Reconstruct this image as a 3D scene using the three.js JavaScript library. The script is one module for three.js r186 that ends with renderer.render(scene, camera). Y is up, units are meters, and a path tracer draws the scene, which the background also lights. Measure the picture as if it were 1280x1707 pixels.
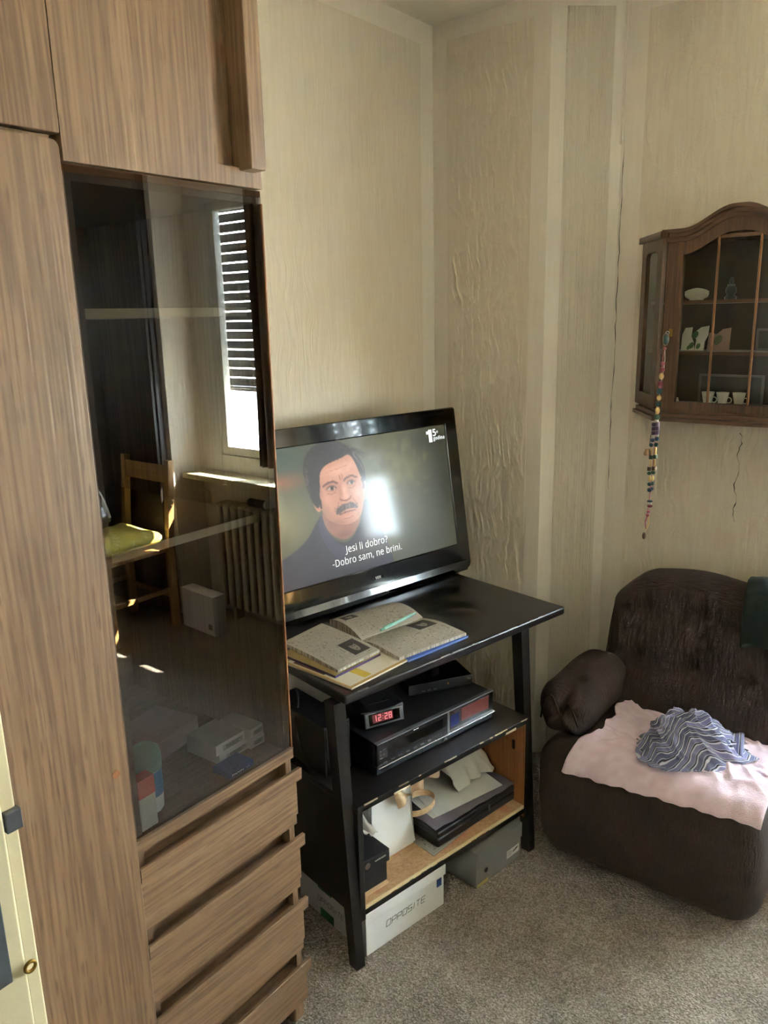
import * as THREE from 'three';
import { RoundedBoxGeometry } from 'three/addons/geometries/RoundedBoxGeometry.js';
import { mergeGeometries, mergeVertices } from 'three/addons/utils/BufferGeometryUtils.js';

// ---------------------------------------------------------------- camera, sky, sun, exposure
const scene = new THREE.Scene();
const renderer = new THREE.WebGLRenderer({ antialias: true });
renderer.toneMapping = THREE.LinearToneMapping;
renderer.toneMappingExposure = 3.9;
renderer.shadowMap.enabled = true;
const camera = new THREE.PerspectiveCamera(65.77, 1280 / 1707, 0.02, 60);
{ // eye in the doorway, looking at the corner, tilted 14 degrees down and rolled a little
  const yaw = 38.334 * Math.PI / 180, pit = 13.956 * Math.PI / 180, roll = -1.303 * Math.PI / 180;
  const f = new THREE.Vector3(Math.cos(yaw) * Math.cos(pit), -Math.sin(pit), -Math.sin(yaw) * Math.cos(pit));
  const r = new THREE.Vector3().crossVectors(f, new THREE.Vector3(0, 1, 0)).normalize();
  const u = new THREE.Vector3().crossVectors(r, f);
  const r2 = r.clone().multiplyScalar(Math.cos(roll)).addScaledVector(u, Math.sin(roll));
  const u2 = u.clone().multiplyScalar(Math.cos(roll)).addScaledVector(r, -Math.sin(roll));
  camera.position.set(0, 1.6, 0);
  camera.quaternion.setFromRotationMatrix(new THREE.Matrix4().makeBasis(r2, u2, f.clone().negate()));
  camera.updateMatrixWorld();
}
scene.background = new THREE.Color().setRGB(0.76, 0.885, 1.0);
scene.backgroundIntensity = 42;
const TVGAIN = 0.34, CLKGAIN = 0.33; // what the eye sees of the television picture and the clock digits
const sun = new THREE.DirectionalLight(new THREE.Color().setRGB(1.0, 0.93, 0.80), 80);
sun.position.set(2.4 + 5.0, 0.7 + 6.8, 0.9 - 5.8); sun.target.position.set(2.4, 0.7, 0.9);
sun.castShadow = true; sun.shadow.mapSize.set(2048, 2048);
Object.assign(sun.shadow.camera, { left: -4, right: 4, top: 4, bottom: -4, near: 0.5, far: 20 });
scene.add(sun, sun.target);

// ---------------------------------------------------------------- helpers
const V = (x, y, z) => new THREE.Vector3(x, y, z);
let seed = 7;
const rnd = () => { seed = (seed * 1664525 + 1013904223) >>> 0; return seed / 4294967296; };
const used = {};
function numbered(n) { if (!(n in used)) { used[n] = 0; return n; } used[n]++; return n + '_' + String(used[n]).padStart(3, '0'); }
function sh(o) { o.castShadow = true; o.receiveShadow = true; return o; }
function mesh(name, geo, mat, parent) { const m = sh(new THREE.Mesh(geo, mat)); m.name = parent ? name : numbered(name); (parent || scene).add(m); return m; }
function tag(o, label, category, group) { o.userData.label = label; o.userData.category = category; if (group) o.userData.group = group; return o; }
function thing(name, label, category, pos = [0, 0, 0], ry = 0, group) { const g = new THREE.Group(); g.name = numbered(name); g.position.set(...pos); g.rotation.y = ry; scene.add(g); return tag(g, label, category, group); }
function struct(name, geo, mat, parent) { const m = mesh(name, geo, mat, parent); if (!parent) m.userData.kind = 'structure'; return m; }
// uv in metres by the way each face points; grain 'y' runs texture-v along y (or along the longest axis given)
function muv(geo, grain = 'y', off = 0) {
  const g = geo.index ? geo.toNonIndexed() : geo; const p = g.attributes.position, uv = new Float32Array(p.count * 2);
  const a = V(), b = V(), c = V();
  for (let i = 0; i < p.count; i += 3) {
    a.fromBufferAttribute(p, i); b.fromBufferAttribute(p, i + 1); c.fromBufferAttribute(p, i + 2);
    const n = b.clone().sub(a).cross(c.clone().sub(a)); const ax = Math.abs(n.x), ay = Math.abs(n.y), az = Math.abs(n.z);
    [a, b, c].forEach((q, k) => {
      let s, t;
      if (ax >= ay && ax >= az) { s = q.z; t = q.y; } else if (az >= ay) { s = q.x; t = q.y; } else { s = q.x; t = q.z; }
      if (grain === 'x') { if (ax >= ay && ax >= az) { s = q.y; t = q.z; } else if (az >= ay) { s = q.y; t = q.x; } else { s = q.z; t = q.x; } }
      uv[(i + k) * 2] = s + off; uv[(i + k) * 2 + 1] = t + off * 1.7;
    });
  }
  g.setAttribute('uv', new THREE.BufferAttribute(uv, 2)); return g;
}
const clean = (g) => { const h = g.index ? g.toNonIndexed() : g; for (const k of Object.keys(h.attributes)) if (!['position', 'normal', 'uv'].includes(k)) h.deleteAttribute(k); return h; };
const join = (...gs) => mergeGeometries(gs.flat().map(clean));
// box spanning x0..x1, y0..y1, z0..z1
function bx(x0, x1, y0, y1, z0, z1, r = 0.002, grain = 'y', off = 0) {
  const w = x1 - x0, h = y1 - y0, d = z1 - z0; r = Math.min(r, w / 2.2, h / 2.2, d / 2.2);
  const g = r > 0 ? new RoundedBoxGeometry(w, h, d, 1, r) : new THREE.BoxGeometry(w, h, d);
  return muv(g, grain, off).translate(x0 + w / 2, y0 + h / 2, z0 + d / 2);
}
// prism over a polygon of [x, z] points (counter-clockwise seen from above is not required)
function prism(pts, y0, y1) {
  const pos = [], uv = []; let area = 0, run = 0;
  pts.forEach(([x, z], i) => { const [X, Z] = pts[(i + 1) % pts.length]; area += x * Z - X * z; });
  const q = area > 0 ? pts.slice().reverse() : pts;
  q.forEach(([x, z], i) => {
    const [X, Z] = q[(i + 1) % q.length]; const L = Math.hypot(X - x, Z - z);
    pos.push(x, y0, z, X, y0, Z, X, y1, Z, x, y0, z, X, y1, Z, x, y1, z);
    uv.push(run, y0, run + L, y0, run + L, y1, run, y0, run + L, y1, run, y1); run += L;
  });
  const tri = THREE.ShapeUtils.triangulateShape(q.map(([x, z]) => new THREE.Vector2(x, z)), []);
  for (const [a, b, c] of tri) { // top up, bottom down
    const A = q[a], B = q[b], C = q[c]; const up = (B[0] - A[0]) * (C[1] - A[1]) - (B[1] - A[1]) * (C[0] - A[0]) < 0;
    const t = up ? [A, B, C] : [A, C, B];
    for (const [x, z] of t) { pos.push(x, y1, z); uv.push(x, z); }
    for (const [x, z] of t.slice().reverse()) { pos.push(x, y0, z); uv.push(x, z); }
  }
  const g = new THREE.BufferGeometry(); g.setAttribute('position', new THREE.Float32BufferAttribute(pos, 3)); g.setAttribute('uv', new THREE.Float32BufferAttribute(uv, 2)); g.computeVertexNormals(); return g;
}
// polygon of [a, b] pairs extruded along x from x0 to x1; a -> z, b -> y
function profX(pts, x0, x1, grain = 'x') {
  const s = new THREE.Shape(pts.map(([a, b]) => new THREE.Vector2(a, b)));
  const g = new THREE.ExtrudeGeometry(s, { depth: x1 - x0, bevelEnabled: false });
  g.applyMatrix4(new THREE.Matrix4().makeBasis(V(0, 0, 1), V(0, 1, 0), V(-1, 0, 0))); g.translate(x1, 0, 0);
  return muv(g, grain);
}
// polygon of [x, z] pairs extruded up from y0 to y1
function profY(pts, y0, y1, grain = 'y') { return muv(prism(pts, y0, y1), grain); }
// closed cloth or page: fn(s, t) -> [x, y, z], given thickness
function sheet(nu, nv, fn, th) {
  const P = [], idx = [], uv = []; const W = nu + 1;
  for (let j = 0; j <= nv; j++) for (let i = 0; i <= nu; i++) { P.push(V(...fn(i / nu, j / nv))); uv.push(i / nu, j / nv); }
  const tmp = new THREE.BufferGeometry().setFromPoints(P); const ti = [];
  for (let j = 0; j < nv; j++) for (let i = 0; i < nu; i++) { const a = j * W + i; ti.push(a, a + 1, a + W, a + 1, a + W + 1, a + W); }
  tmp.setIndex(ti); tmp.computeVertexNormals(); const n = tmp.attributes.normal;
  const pos = []; P.forEach((p) => pos.push(p.x, p.y, p.z)); P.forEach((p, i) => pos.push(p.x - n.getX(i) * th, p.y - n.getY(i) * th, p.z - n.getZ(i) * th));
  const N = P.length; for (const k of ti) idx.push(k); for (let k = 0; k < ti.length; k += 3) idx.push(ti[k] + N, ti[k + 2] + N, ti[k + 1] + N);
  const rim = []; for (let i = 0; i < nu; i++) rim.push([i, i + 1]); for (let j = 0; j < nv; j++) rim.push([j * W + nu, (j + 1) * W + nu]); for (let i = nu; i > 0; i--) rim.push([nv * W + i, nv * W + i - 1]); for (let j = nv; j > 0; j--) rim.push([j * W, (j - 1) * W]);
  for (const [a, b] of rim) idx.push(a, a + N, b, b, a + N, b + N);
  const g = new THREE.BufferGeometry(); g.setAttribute('position', new THREE.Float32BufferAttribute(pos, 3)); g.setAttribute('uv', new THREE.Float32BufferAttribute(uv.concat(uv), 2)); g.setIndex(idx); g.computeVertexNormals(); return g;
}
// soft rounded block of half sizes [a, b, c], rounding r, moved by fn(point, unit cube point)
function puff(a, b, c, r, seg, fn) {
  let g = new THREE.BoxGeometry(2, 2, 2, seg[0], seg[1], seg[2]); const p = g.attributes.position, q = V(), k = V(), h = V(a, b, c), d = V();
  const cube = [];
  for (let i = 0; i < p.count; i++) {
    q.fromBufferAttribute(p, i); cube.push(q.clone()); q.multiply(h); k.set(Math.max(-a + r, Math.min(a - r, q.x)), Math.max(-b + r, Math.min(b - r, q.y)), Math.max(-c + r, Math.min(c - r, q.z)));
    d.copy(q).sub(k); if (d.lengthSq() > 1e-12) q.copy(k).addScaledVector(d.normalize(), r);
    if (fn) fn(q, cube[i]); p.setXYZ(i, q.x, q.y, q.z);
  }
  g.deleteAttribute('uv'); g.deleteAttribute('normal'); g = mergeVertices(g, 1e-5); g.computeVertexNormals(); return muv(g);
}
function tube(pts, r, seg = 32, rad = 6, closed = false) { return new THREE.TubeGeometry(new THREE.CatmullRomCurve3(pts.map((p) => V(...p)), closed), seg, r, rad, closed); }
const cyl = (r0, r1, h, n = 16) => new THREE.CylinderGeometry(r1, r0, h, n);

// ---------------------------------------------------------------- noise and textures
const hash = (x, y, s) => { let h = (x * 374761393 + y * 668265263 + s * 1442695041) | 0; h = Math.imul(h ^ (h >>> 13), 1274126177); return ((h ^ (h >>> 16)) >>> 0) / 4294967296; };
function noise(x, y, px, py, s) { // tiles every px, py cells
  const xi = Math.floor(x), yi = Math.floor(y), fx = x - xi, fy = y - yi; const m = (a, n) => ((a % n) + n) % n;
  const ux = fx * fx * (3 - 2 * fx), uy = fy * fy * (3 - 2 * fy);
  const a = hash(m(xi, px), m(yi, py), s), b = hash(m(xi + 1, px), m(yi, py), s), c = hash(m(xi, px), m(yi + 1, py), s), d = hash(m(xi + 1, px), m(yi + 1, py), s);
  return a + (b - a) * ux + (c - a) * uy + (a - b - c + d) * ux * uy;
}
function dataTex(w, h, fn, srgb, rep) { // fn(u, v) -> [r, g, b] 0..255 or a grey number 0..1
  const d = new Uint8Array(w * h * 4);
  for (let j = 0; j < h; j++) for (let i = 0; i < w; i++) {
    const c = fn(i / w, j / h), k = (j * w + i) * 4;
    if (typeof c === 'number') d[k] = d[k + 1] = d[k + 2] = Math.max(0, Math.min(255, c * 255)); else for (let n = 0; n < 3; n++) d[k + n] = Math.max(0, Math.min(255, c[n]));
    d[k + 3] = 255;
  }
  const t = new THREE.DataTexture(d, w, h); t.wrapS = t.wrapT = THREE.RepeatWrapping; t.magFilter = THREE.LinearFilter; t.minFilter = THREE.LinearFilter;
  if (srgb) t.colorSpace = THREE.SRGBColorSpace; if (rep) t.repeat.set(...rep); t.needsUpdate = true; return t;
}
function canvasTex(w, h, draw, rep) {
  const c = document.createElement('canvas'); c.width = w; c.height = h; draw(c.getContext('2d'), w, h);
  const t = new THREE.CanvasTexture(c); t.colorSpace = THREE.SRGBColorSpace; t.magFilter = THREE.LinearFilter; if (rep) { t.wrapS = t.wrapT = THREE.RepeatWrapping; t.repeat.set(...rep); } return t;
}
const mix = (a, b, t) => a.map((v, i) => v + (b[i] - v) * t);
// brown veneer, grain along v, one metre square
function woodTex(dark, mid, light, s) {
  return dataTex(1024, 1024, (u, v) => {
    const w = (noise(u * 5, v * 2, 5, 2, s) - 0.5) * 0.05;
    const broad = noise((u + w) * 14, v * 1, 14, 1, s + 1), band = noise((u + w) * 60, v * 3, 60, 3, s + 2), fine = noise((u + w * 0.6) * 260, v * 9, 260, 9, s + 3), pore = noise((u + w * 0.6) * 420, v * 24, 420, 24, s + 4);
    let t = 0.25 + broad * 0.12 + band * 0.14 + (fine - 0.5) * 0.5 + 0.12;
    let c = t < 0.5 ? mix(dark, mid, Math.max(0, t * 2)) : mix(mid, light, Math.min(1, t * 2 - 1));
    if (pore > 0.72) c = mix(c, dark, (pore - 0.72) * 2.2);
    return c;
  }, true);
}
const woodBump = dataTex(1024, 512, (u, v) => 0.5 + (noise(u * 300, v * 8, 300, 8, 31) - 0.5) * 0.7 + (noise(u * 90, v * 3, 90, 3, 32) - 0.5) * 0.3);
const std = (o) => new THREE.MeshStandardMaterial(o);
const phy = (o) => new THREE.MeshPhysicalMaterial(o);
const M = {};
M.wood = std({ map: woodTex([80, 58, 40], [121, 94, 68], [147, 119, 91], 3), roughness: 0.42, bumpMap: woodBump, bumpScale: 0.0005 });
M.woodIn = std({ color: 0x69523c, roughness: 0.6 });
M.oak = std({ map: woodTex([50, 33, 20], [86, 59, 38], [110, 79, 52], 13), roughness: 0.4, bumpMap: woodBump, bumpScale: 0.0003 });
M.oakLight = std({ color: 0x8a5c38, roughness: 0.4 });
M.pine = std({ map: woodTex([128, 92, 52], [168, 126, 78], [196, 158, 106], 23), roughness: 0.5 });
M.black = std({ map: dataTex(256, 256, (u, v) => { const n = noise(u * 90, v * 4, 90, 4, 61); return [22 + n * 9, 20 + n * 8, 20 + n * 8]; }, true), roughness: 0.28 });
M.blackMatt = std({ color: 0x141416, roughness: 0.6 });
M.gloss = phy({ color: 0x0a0a0b, roughness: 0.12, clearcoat: 0.6, clearcoatRoughness: 0.04 });
M.plastic = std({ color: 0x1b1b1e, roughness: 0.4 });
M.greyPlastic = std({ color: 0x62656b, roughness: 0.35, metalness: 0.3 });
M.chrome = std({ color: 0xc9c9cc, roughness: 0.25, metalness: 1 });
M.brass = std({ color: 0x9a7a3c, roughness: 0.35, metalness: 1 });
M.white = std({ color: 0xe6e4df, roughness: 0.6 });
M.whiteGloss = std({ color: 0xd9d8d2, roughness: 0.35 });
M.cream = std({ color: 0xd6c8a2, roughness: 0.45 });
// wallpaper: cream, with fine upright creases
const creases = dataTex(1024, 1024, (u, v) => {
  const w = (noise(u * 12, v * 10, 12, 10, 41) - 0.5) * 0.03 + (noise(u * 40, v * 26, 40, 26, 42) - 0.5) * 0.008;
  const r = 1 - Math.abs(noise((u + w) * 90, v * 6, 90, 6, 43) * 2 - 1), f = noise((u + w) * 210, v * 16, 210, 16, 44), g = noise(u * 300, v * 300, 300, 300, 45);
  return Math.pow(r, 2.2) * 0.55 + f * 0.3 + g * 0.15;
});
// loose paper on the chimney breast: height of its upright creases in metres at (u, v) metres, loosest low down
function creaseHeight(u, v) {
  const w = (noise(u * 14, v * 11, 999, 999, 51) - 0.5) * 0.022 + (noise(u * 40, v * 32, 999, 999, 52) - 0.5) * 0.007;
  const k = 0.75 + 0.25 * noise(u * 9, v * 3, 999, 999, 57), low = Math.min(1, Math.max(0.5, 1.5 - v * 0.5));
  const r = 1 - Math.abs(noise((u + w) * 74, v * 7, 999, 999, 53) * 2 - 1), r2 = 1 - Math.abs(noise((u + w) * 120, v * 13, 999, 999, 54) * 2 - 1);
  return (0.0044 * Math.pow(r, 3.5) + 0.0026 * Math.pow(r2, 3.5)) * k * low + 0.0005 * noise(u * 250, v * 120, 999, 999, 55);
}
const paperCol = (a, b, s) => dataTex(512, 512, (u, v) => { const n = noise(u * 160, v * 14, 160, 14, s), m = noise(u * 5, v * 4, 5, 4, s + 1); return mix(a, b, n * 0.6 + m * 0.4); }, true);
M.paper = std({ map: paperCol([210, 197, 177], [220, 209, 191], 71), roughness: 0.85, bumpMap: creases, bumpScale: 0.0010 });
M.paperFine = std({ map: M.paper.map, roughness: 0.85, bumpMap: creases, bumpScale: 0.0026 });
M.paperDeep = std({ map: M.paper.map, roughness: 0.85 });
M.border = std({ map: paperCol([221, 211, 196], [228, 219, 205], 81), roughness: 0.8 });
M.plaster = std({ map: paperCol([228, 222, 210], [234, 229, 219], 91), roughness: 0.95 });
// carpet: beige loops with darker flecks
const loops = dataTex(1024, 1024, (u, v) => { const a = noise(u * 280, v * 280, 280, 280, 101), b = noise(u * 500, v * 500, 500, 500, 102), c = noise(u * 24, v * 24, 24, 24, 103); return a * 0.55 + b * 0.35 + c * 0.1; });
M.carpet = std({ map: dataTex(1024, 1024, (u, v) => {
  const a = noise(u * 300, v * 300, 300, 300, 111), b = noise(u * 500, v * 500, 500, 500, 112), c = noise(u * 9, v * 9, 9, 9, 113), d = noise(u * 40, v * 40, 40, 40, 114);
  const t = a * 0.4 + b * 0.35 + c * 0.15 + d * 0.1; return mix([100, 90, 79], [178, 167, 154], Math.max(0, Math.min(1, (t - 0.5) * 1.7 + 0.5)));
}, true), roughness: 1, bumpMap: loops, bumpScale: 0.006 });
// brown ribbed upholstery
M.sofa = phy({ map: dataTex(512, 512, (u, v) => { const a = noise(u * 200, v * 30, 200, 30, 121), b = noise(u * 12, v * 12, 12, 12, 122), c = noise(u * 256, v * 256, 256, 256, 123); return mix([34, 26, 23], [66, 51, 44], a * 0.35 + b * 0.4 + c * 0.25); }, true, [2, 2]), roughness: 0.95, sheen: 0.35, sheenRoughness: 0.6, sheenColor: new THREE.Color(0x5a4438), bumpMap: dataTex(512, 512, (u, v) => noise(u * 180, v * 24, 180, 24, 124) * 0.6 + noise(u * 256, v * 256, 256, 256, 125) * 0.4, false, [2, 2]), bumpScale: 0.0015 });
const weave = dataTex(256, 256, (u, v) => noise(u * 128, v * 128, 128, 128, 131) * 0.7 + noise(u * 20, v * 20, 20, 20, 132) * 0.3, false, [4, 4]);
M.pink = std({ map: dataTex(256, 256, (u, v) => mix([218, 190, 202], [232, 210, 222], noise(u * 30, v * 30, 30, 30, 133)), true), roughness: 0.95, bumpMap: weave, bumpScale: 0.0012 });
M.chip = std({ map: dataTex(512, 512, (u, v) => { const a = noise(u * 120, v * 60, 120, 60, 141), b = noise(u * 8, v * 8, 8, 8, 142), c = noise(u * 256, v * 200, 256, 200, 143); let k = mix([160, 118, 78], [208, 176, 136], a * 0.4 + c * 0.3 + b * 0.3); if (b > 0.68) k = mix(k, [176, 104, 78], (b - 0.68) * 2.5); return k; }, true, [2, 2]), roughness: 0.8 });
M.brownPanel = std({ map: woodTex([104, 62, 30], [140, 88, 46], [160, 106, 60], 33), roughness: 0.55 });
M.paperWhite = std({ color: 0xeeeeea, roughness: 0.8 });
M.card = std({ color: 0xe4e3e2, roughness: 0.7 });
M.cardGrey = std({ color: 0x7f7d79, roughness: 0.75 });
M.smoke = phy({ color: new THREE.Color().setRGB(0.33, 0.33, 0.325), roughness: 0.0, transmission: 1, thickness: 0, ior: 1.95 });
M.pane = phy({ color: 0xf4f8f6, roughness: 0.0, transmission: 1, thickness: 0, ior: 1.45 });

// ---------------------------------------------------------------- the room
const YC = 2.522, ZL = -1.66, XR = 2.57, XF = 0.195, ZO = 3.0;
struct('floor', bx(-1.5, 3.0, -0.12, 0, -1.9, 3.3, 0), std({ color: 0x8d8474, roughness: 1 }));
const carpet = mesh('carpet', muv(new THREE.BoxGeometry(2.36, 0.012, 4.64, 1, 1, 1)).translate(1.386, -0.006, 0.67), M.carpet);
carpet.userData.kind = 'structure'; carpet.name = 'floor_carpet'; carpet.position.y = 0.001;
struct('ceiling', bx(-1.5, 3.0, YC, YC + 0.15, -1.9, 3.3, 0), M.plaster);
const wl = struct('wall_left', bx(-0.005, 2.42, 0, YC, ZL - 0.2, ZL, 0), M.border);
struct('wallpaper_panel', bx(XF, 2.342, 0.0, 2.453, ZL - 0.001, ZL + 0.0012, 0), M.paper, wl);
const wc = struct('wall_column', prism([[2.415, ZL - 0.2], [2.415, -1.226], [2.572, -1.053], [2.92, -1.053], [2.92, ZL - 0.2]], 0, YC), M.border);
{
  const g = sheet(150, 620, (s, t) => { const z = -1.602 + 0.319 * s, y = 2.468 * t, e = Math.min(1, Math.min(s, 1 - s) * 14); return [2.4140 - creaseHeight(z + 2, y) * e, y, z]; }, 0.0006);
  struct('wallpaper_panel', muv(g), M.paperDeep, wc);
  const cl = Math.hypot(0.157, 0.173), c = new THREE.BoxGeometry(cl - 0.085, 2.485, 0.0024); muv(c);
  const p = struct('wallpaper_panel', c, M.paperFine, wc); p.position.set(2.415 + 0.157 * 0.52, 1.2425, -1.226 + 0.173 * 0.52); p.rotation.y = -Math.atan2(0.173, 0.157);
}
const wr = struct('wall_right', join(
  bx(XR, 2.92, 0, YC, -1.055, -0.30, 0), bx(XR, 2.92, 0, YC, 1.24, ZO + 0.2, 0), bx(XR, 2.92, 2.30, YC, -0.30, 1.24, 0),
  bx(2.77, 2.92, 0, 0.802, -0.30, 1.24, 0), bx(2.77, 2.92, 2.22, 2.30, -0.30, 1.24, 0), bx(2.77, 2.92, 0.802, 2.22, 1.12, 1.24, 0)), M.border);
struct('wallpaper_panel', bx(XR - 0.0012, XR + 0.001, 0, 2.462, -0.985, -0.305, 0), M.paperFine, wr);
struct('wallpaper_panel', bx(XR - 0.0012, XR + 0.001, 0, 2.462, 1.29, ZO - 0.06, 0), M.paper, wr);
{ // two cracks: a jagged one under the cabinet, a long thin one down the corner by the chimney
  const mk = (pts, w, plane) => { const q = []; pts.forEach(([y, z, k]) => q.push([y, z, w * k])); const pos = [];
    for (let i = 0; i < q.length - 1; i++) { const [y, z, k] = q[i], [Y, Z, K] = q[i + 1]; const A = plane(y, z - k), B = plane(y, z + k), C = plane(Y, Z + K), D = plane(Y, Z - K); pos.push(...A, ...B, ...C, ...A, ...C, ...D, ...A, ...C, ...B, ...A, ...D, ...C); }
    const g = new THREE.BufferGeometry(); g.setAttribute('position', new THREE.Float32BufferAttribute(pos, 3)); g.computeVertexNormals(); g.setAttribute('uv', new THREE.Float32BufferAttribute(new Float32Array(pos.length / 3 * 2), 2)); return g; };
  const cp = []; for (let i = 0; i <= 26; i++) { const t = i / 26; cp.push([1.225 - t * 0.28, -0.632 + Math.sin(t * 19) * 0.004 + (rnd() - 0.5) * 0.008, 0.25 + rnd() * rnd() * 2.2]); }
  struct('crack', mk(cp, 0.0011, (y, z) => [XR - 0.0018, y, z]), std({ color: 0x3a332b, roughness: 1 }), wr);
  const cq = []; for (let i = 0; i <= 40; i++) { const t = i / 40; cq.push([2.15 - t * 1.15, -1.046 + (rnd() - 0.5) * 0.005, t < 0.06 ? 0.2 : 0.3 + rnd() * 1.1]); }
  struct('crack', mk(cq, 0.0011, (y, z) => [XR - 0.0018, y, z]), std({ color: 0x4a4238, roughness: 1 }), wr);
  struct('paper_edge', bx(XR - 0.006, XR + 0.001, 2.1, YC, -1.058, -1.050, 0.002), M.border, wr);
}
struct('wall_opposite', join(bx(0, 0.75, 0, YC, ZO, ZO + 0.2, 0), bx(2.05, 2.57, 0, YC, ZO, ZO + 0.2, 0), bx(0.75, 2.05, 0, 0.95, ZO, ZO + 0.2, 0), bx(0.75, 2.05, 2.15, YC, ZO, ZO + 0.2, 0)), M.paper);
{ // second window, on the far side behind the viewer's right shoulder, behind a net curtain
  const w = struct('window_2', join(bx(0.75, 0.81, 0.95, 2.15, ZO + 0.06, ZO + 0.12, 0.004), bx(1.99, 2.05, 0.95, 2.15, ZO + 0.06, ZO + 0.12, 0.004), bx(0.81, 1.99, 0.95, 1.01, ZO + 0.06, ZO + 0.12, 0.004), bx(0.81, 1.99, 2.09, 2.15, ZO + 0.06, ZO + 0.12, 0.004), bx(1.37, 1.43, 1.01, 2.09, ZO + 0.06, ZO + 0.12, 0.004)), M.whiteGloss);
  for (const [a, b] of [[0.81, 1.37], [1.43, 1.99]]) struct('pane', new THREE.PlaneGeometry(b - a, 1.08).rotateY(Math.PI).translate((a + b) / 2, 1.55, ZO + 0.09), M.pane, w);
}
struct('wall_front', join(bx(0, XF, 0, YC, ZL - 0.2, -0.50, 0), bx(0, XF, 0, YC, 0.46, ZO + 0.2, 0), bx(0, XF, 2.05, YC, -0.50, 0.46, 0)), M.paper);
struct('wall_hall', join(bx(-1.5, -1.4, 0, YC, -1.9, 1.6, 0), bx(-1.4, 0, 0, YC, -1.9, -1.2, 0), bx(-1.4, 0, 0, YC, 1.2, 1.6, 0)), M.paper);
{ // door jamb beside the camera, with its strike plate
  const d = struct('door_1', join(bx(-0.01, 0.1885, 0, 2.04, -0.505, -0.452, 0.0025), bx(0.1885, 0.199, 0, 2.05, -0.505, -0.4575, 0.002), bx(0.196, 0.206, 0, 2.1, -0.56, -0.478, 0.004)), M.cream);
  struct('strike_plate', bx(0.1895, 0.2002, 1.292, 1.306, -0.460, -0.4530, 0.001), M.greyPlastic, d);
  struct('latch_pin', join(new THREE.TorusGeometry(0.0035, 0.0012, 8, 16).translate(0.1895, 1.196, -0.450)), M.brass, d);
  struct('keep', bx(0.15, 0.1785, 1.192, 1.256, -0.453, -0.4512, 0.001), std({ color: 0x55595c, roughness: 0.4 }), d);
  struct('door_2', join(bx(-0.01, 0.155, 0, 2.04, 0.412, 0.465, 0.003), bx(-0.01, 0.155, 2.0, 2.05, -0.5, 0.46, 0.003)), M.cream);
}
// window in its niche, with a half lowered roller shutter outside
{
  const zs = [-0.30, 0.055, 0.53, 1.12], fr = [];
  const w = struct('window_1', join(bx(2.76, 2.83, 0.802, 2.22, -0.30, -0.245, 0.004), bx(2.76, 2.83, 0.802, 2.22, 1.06, 1.12, 0.004), bx(2.76, 2.83, 0.802, 0.83, -0.245, 0.505, 0.004), bx(2.76, 2.83, 0.802, 0.895, 0.505, 1.06, 0.004), bx(2.76, 2.83, 2.16, 2.22, -0.245, 1.06, 0.004), bx(2.76, 2.83, 0.83, 2.16, 0.03, 0.08, 0.004), bx(2.76, 2.83, 0.83, 2.16, 0.505, 0.555, 0.004)), M.whiteGloss);
  for (let i = 0; i < 3; i++) {
    const a = zs[i] + (i === 0 ? 0.055 : 0.025), b = zs[i + 1] - (i === 2 ? 0.06 : 0.025), k = i === 2 ? 0.045 : 0.03, y0 = i === 2 ? 0.895 : 0.83;
    struct('sash', join(bx(2.77, 2.815, y0, 2.16, a, a + k, 0.004), bx(2.77, 2.815, y0, 2.16, b - k, b, 0.004), bx(2.77, 2.815, y0, y0 + k, a + k, b - k, 0.004), bx(2.77, 2.815, 2.12, 2.16, a + k, b - k, 0.004)), M.whiteGloss, w);
    struct('pane', new THREE.PlaneGeometry(b - a - 2 * k, 2.12 - y0 - k).rotateY(-Math.PI / 2).translate(2.79, (2.12 + y0 + k) / 2, (a + b) / 2), M.pane, w);
  }
  struct('window_sill', bx(2.62, 2.77, 0.772, 0.802, -0.295, 1.232, 0.006), M.cream, w);
  const sm = std({ color: 0x4b4440, roughness: 0.6 }), rm = std({ color: 0x6a6460, roughness: 0.5 });
  [[-0.298, 0.053, 1.19], [0.057, 0.528, 1.20], [0.532, 1.118, 1.232]].forEach(([a, b, y0]) => { // three shutters, two of them let down a little further
    const slat = bx(2.868, 2.880, -0.0205, 0.0205, a, b, 0.004), n = Math.ceil((2.2 - y0) / 0.0485);
    for (let i = 0; i < n; i++) { const s = struct('slat', slat, sm, w); s.position.y = y0 + 0.04 + i * 0.0485; }
    struct('shutter_rail', bx(2.862, 2.886, y0 - 0.007, y0 + 0.018, a, b, 0.004), rm, w);
  });
}
struct('ground_outside', bx(2.9, 60, -6.2, -6, -40, 40, 0), std({ color: 0xb9b4a6, roughness: 1 }));

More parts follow.
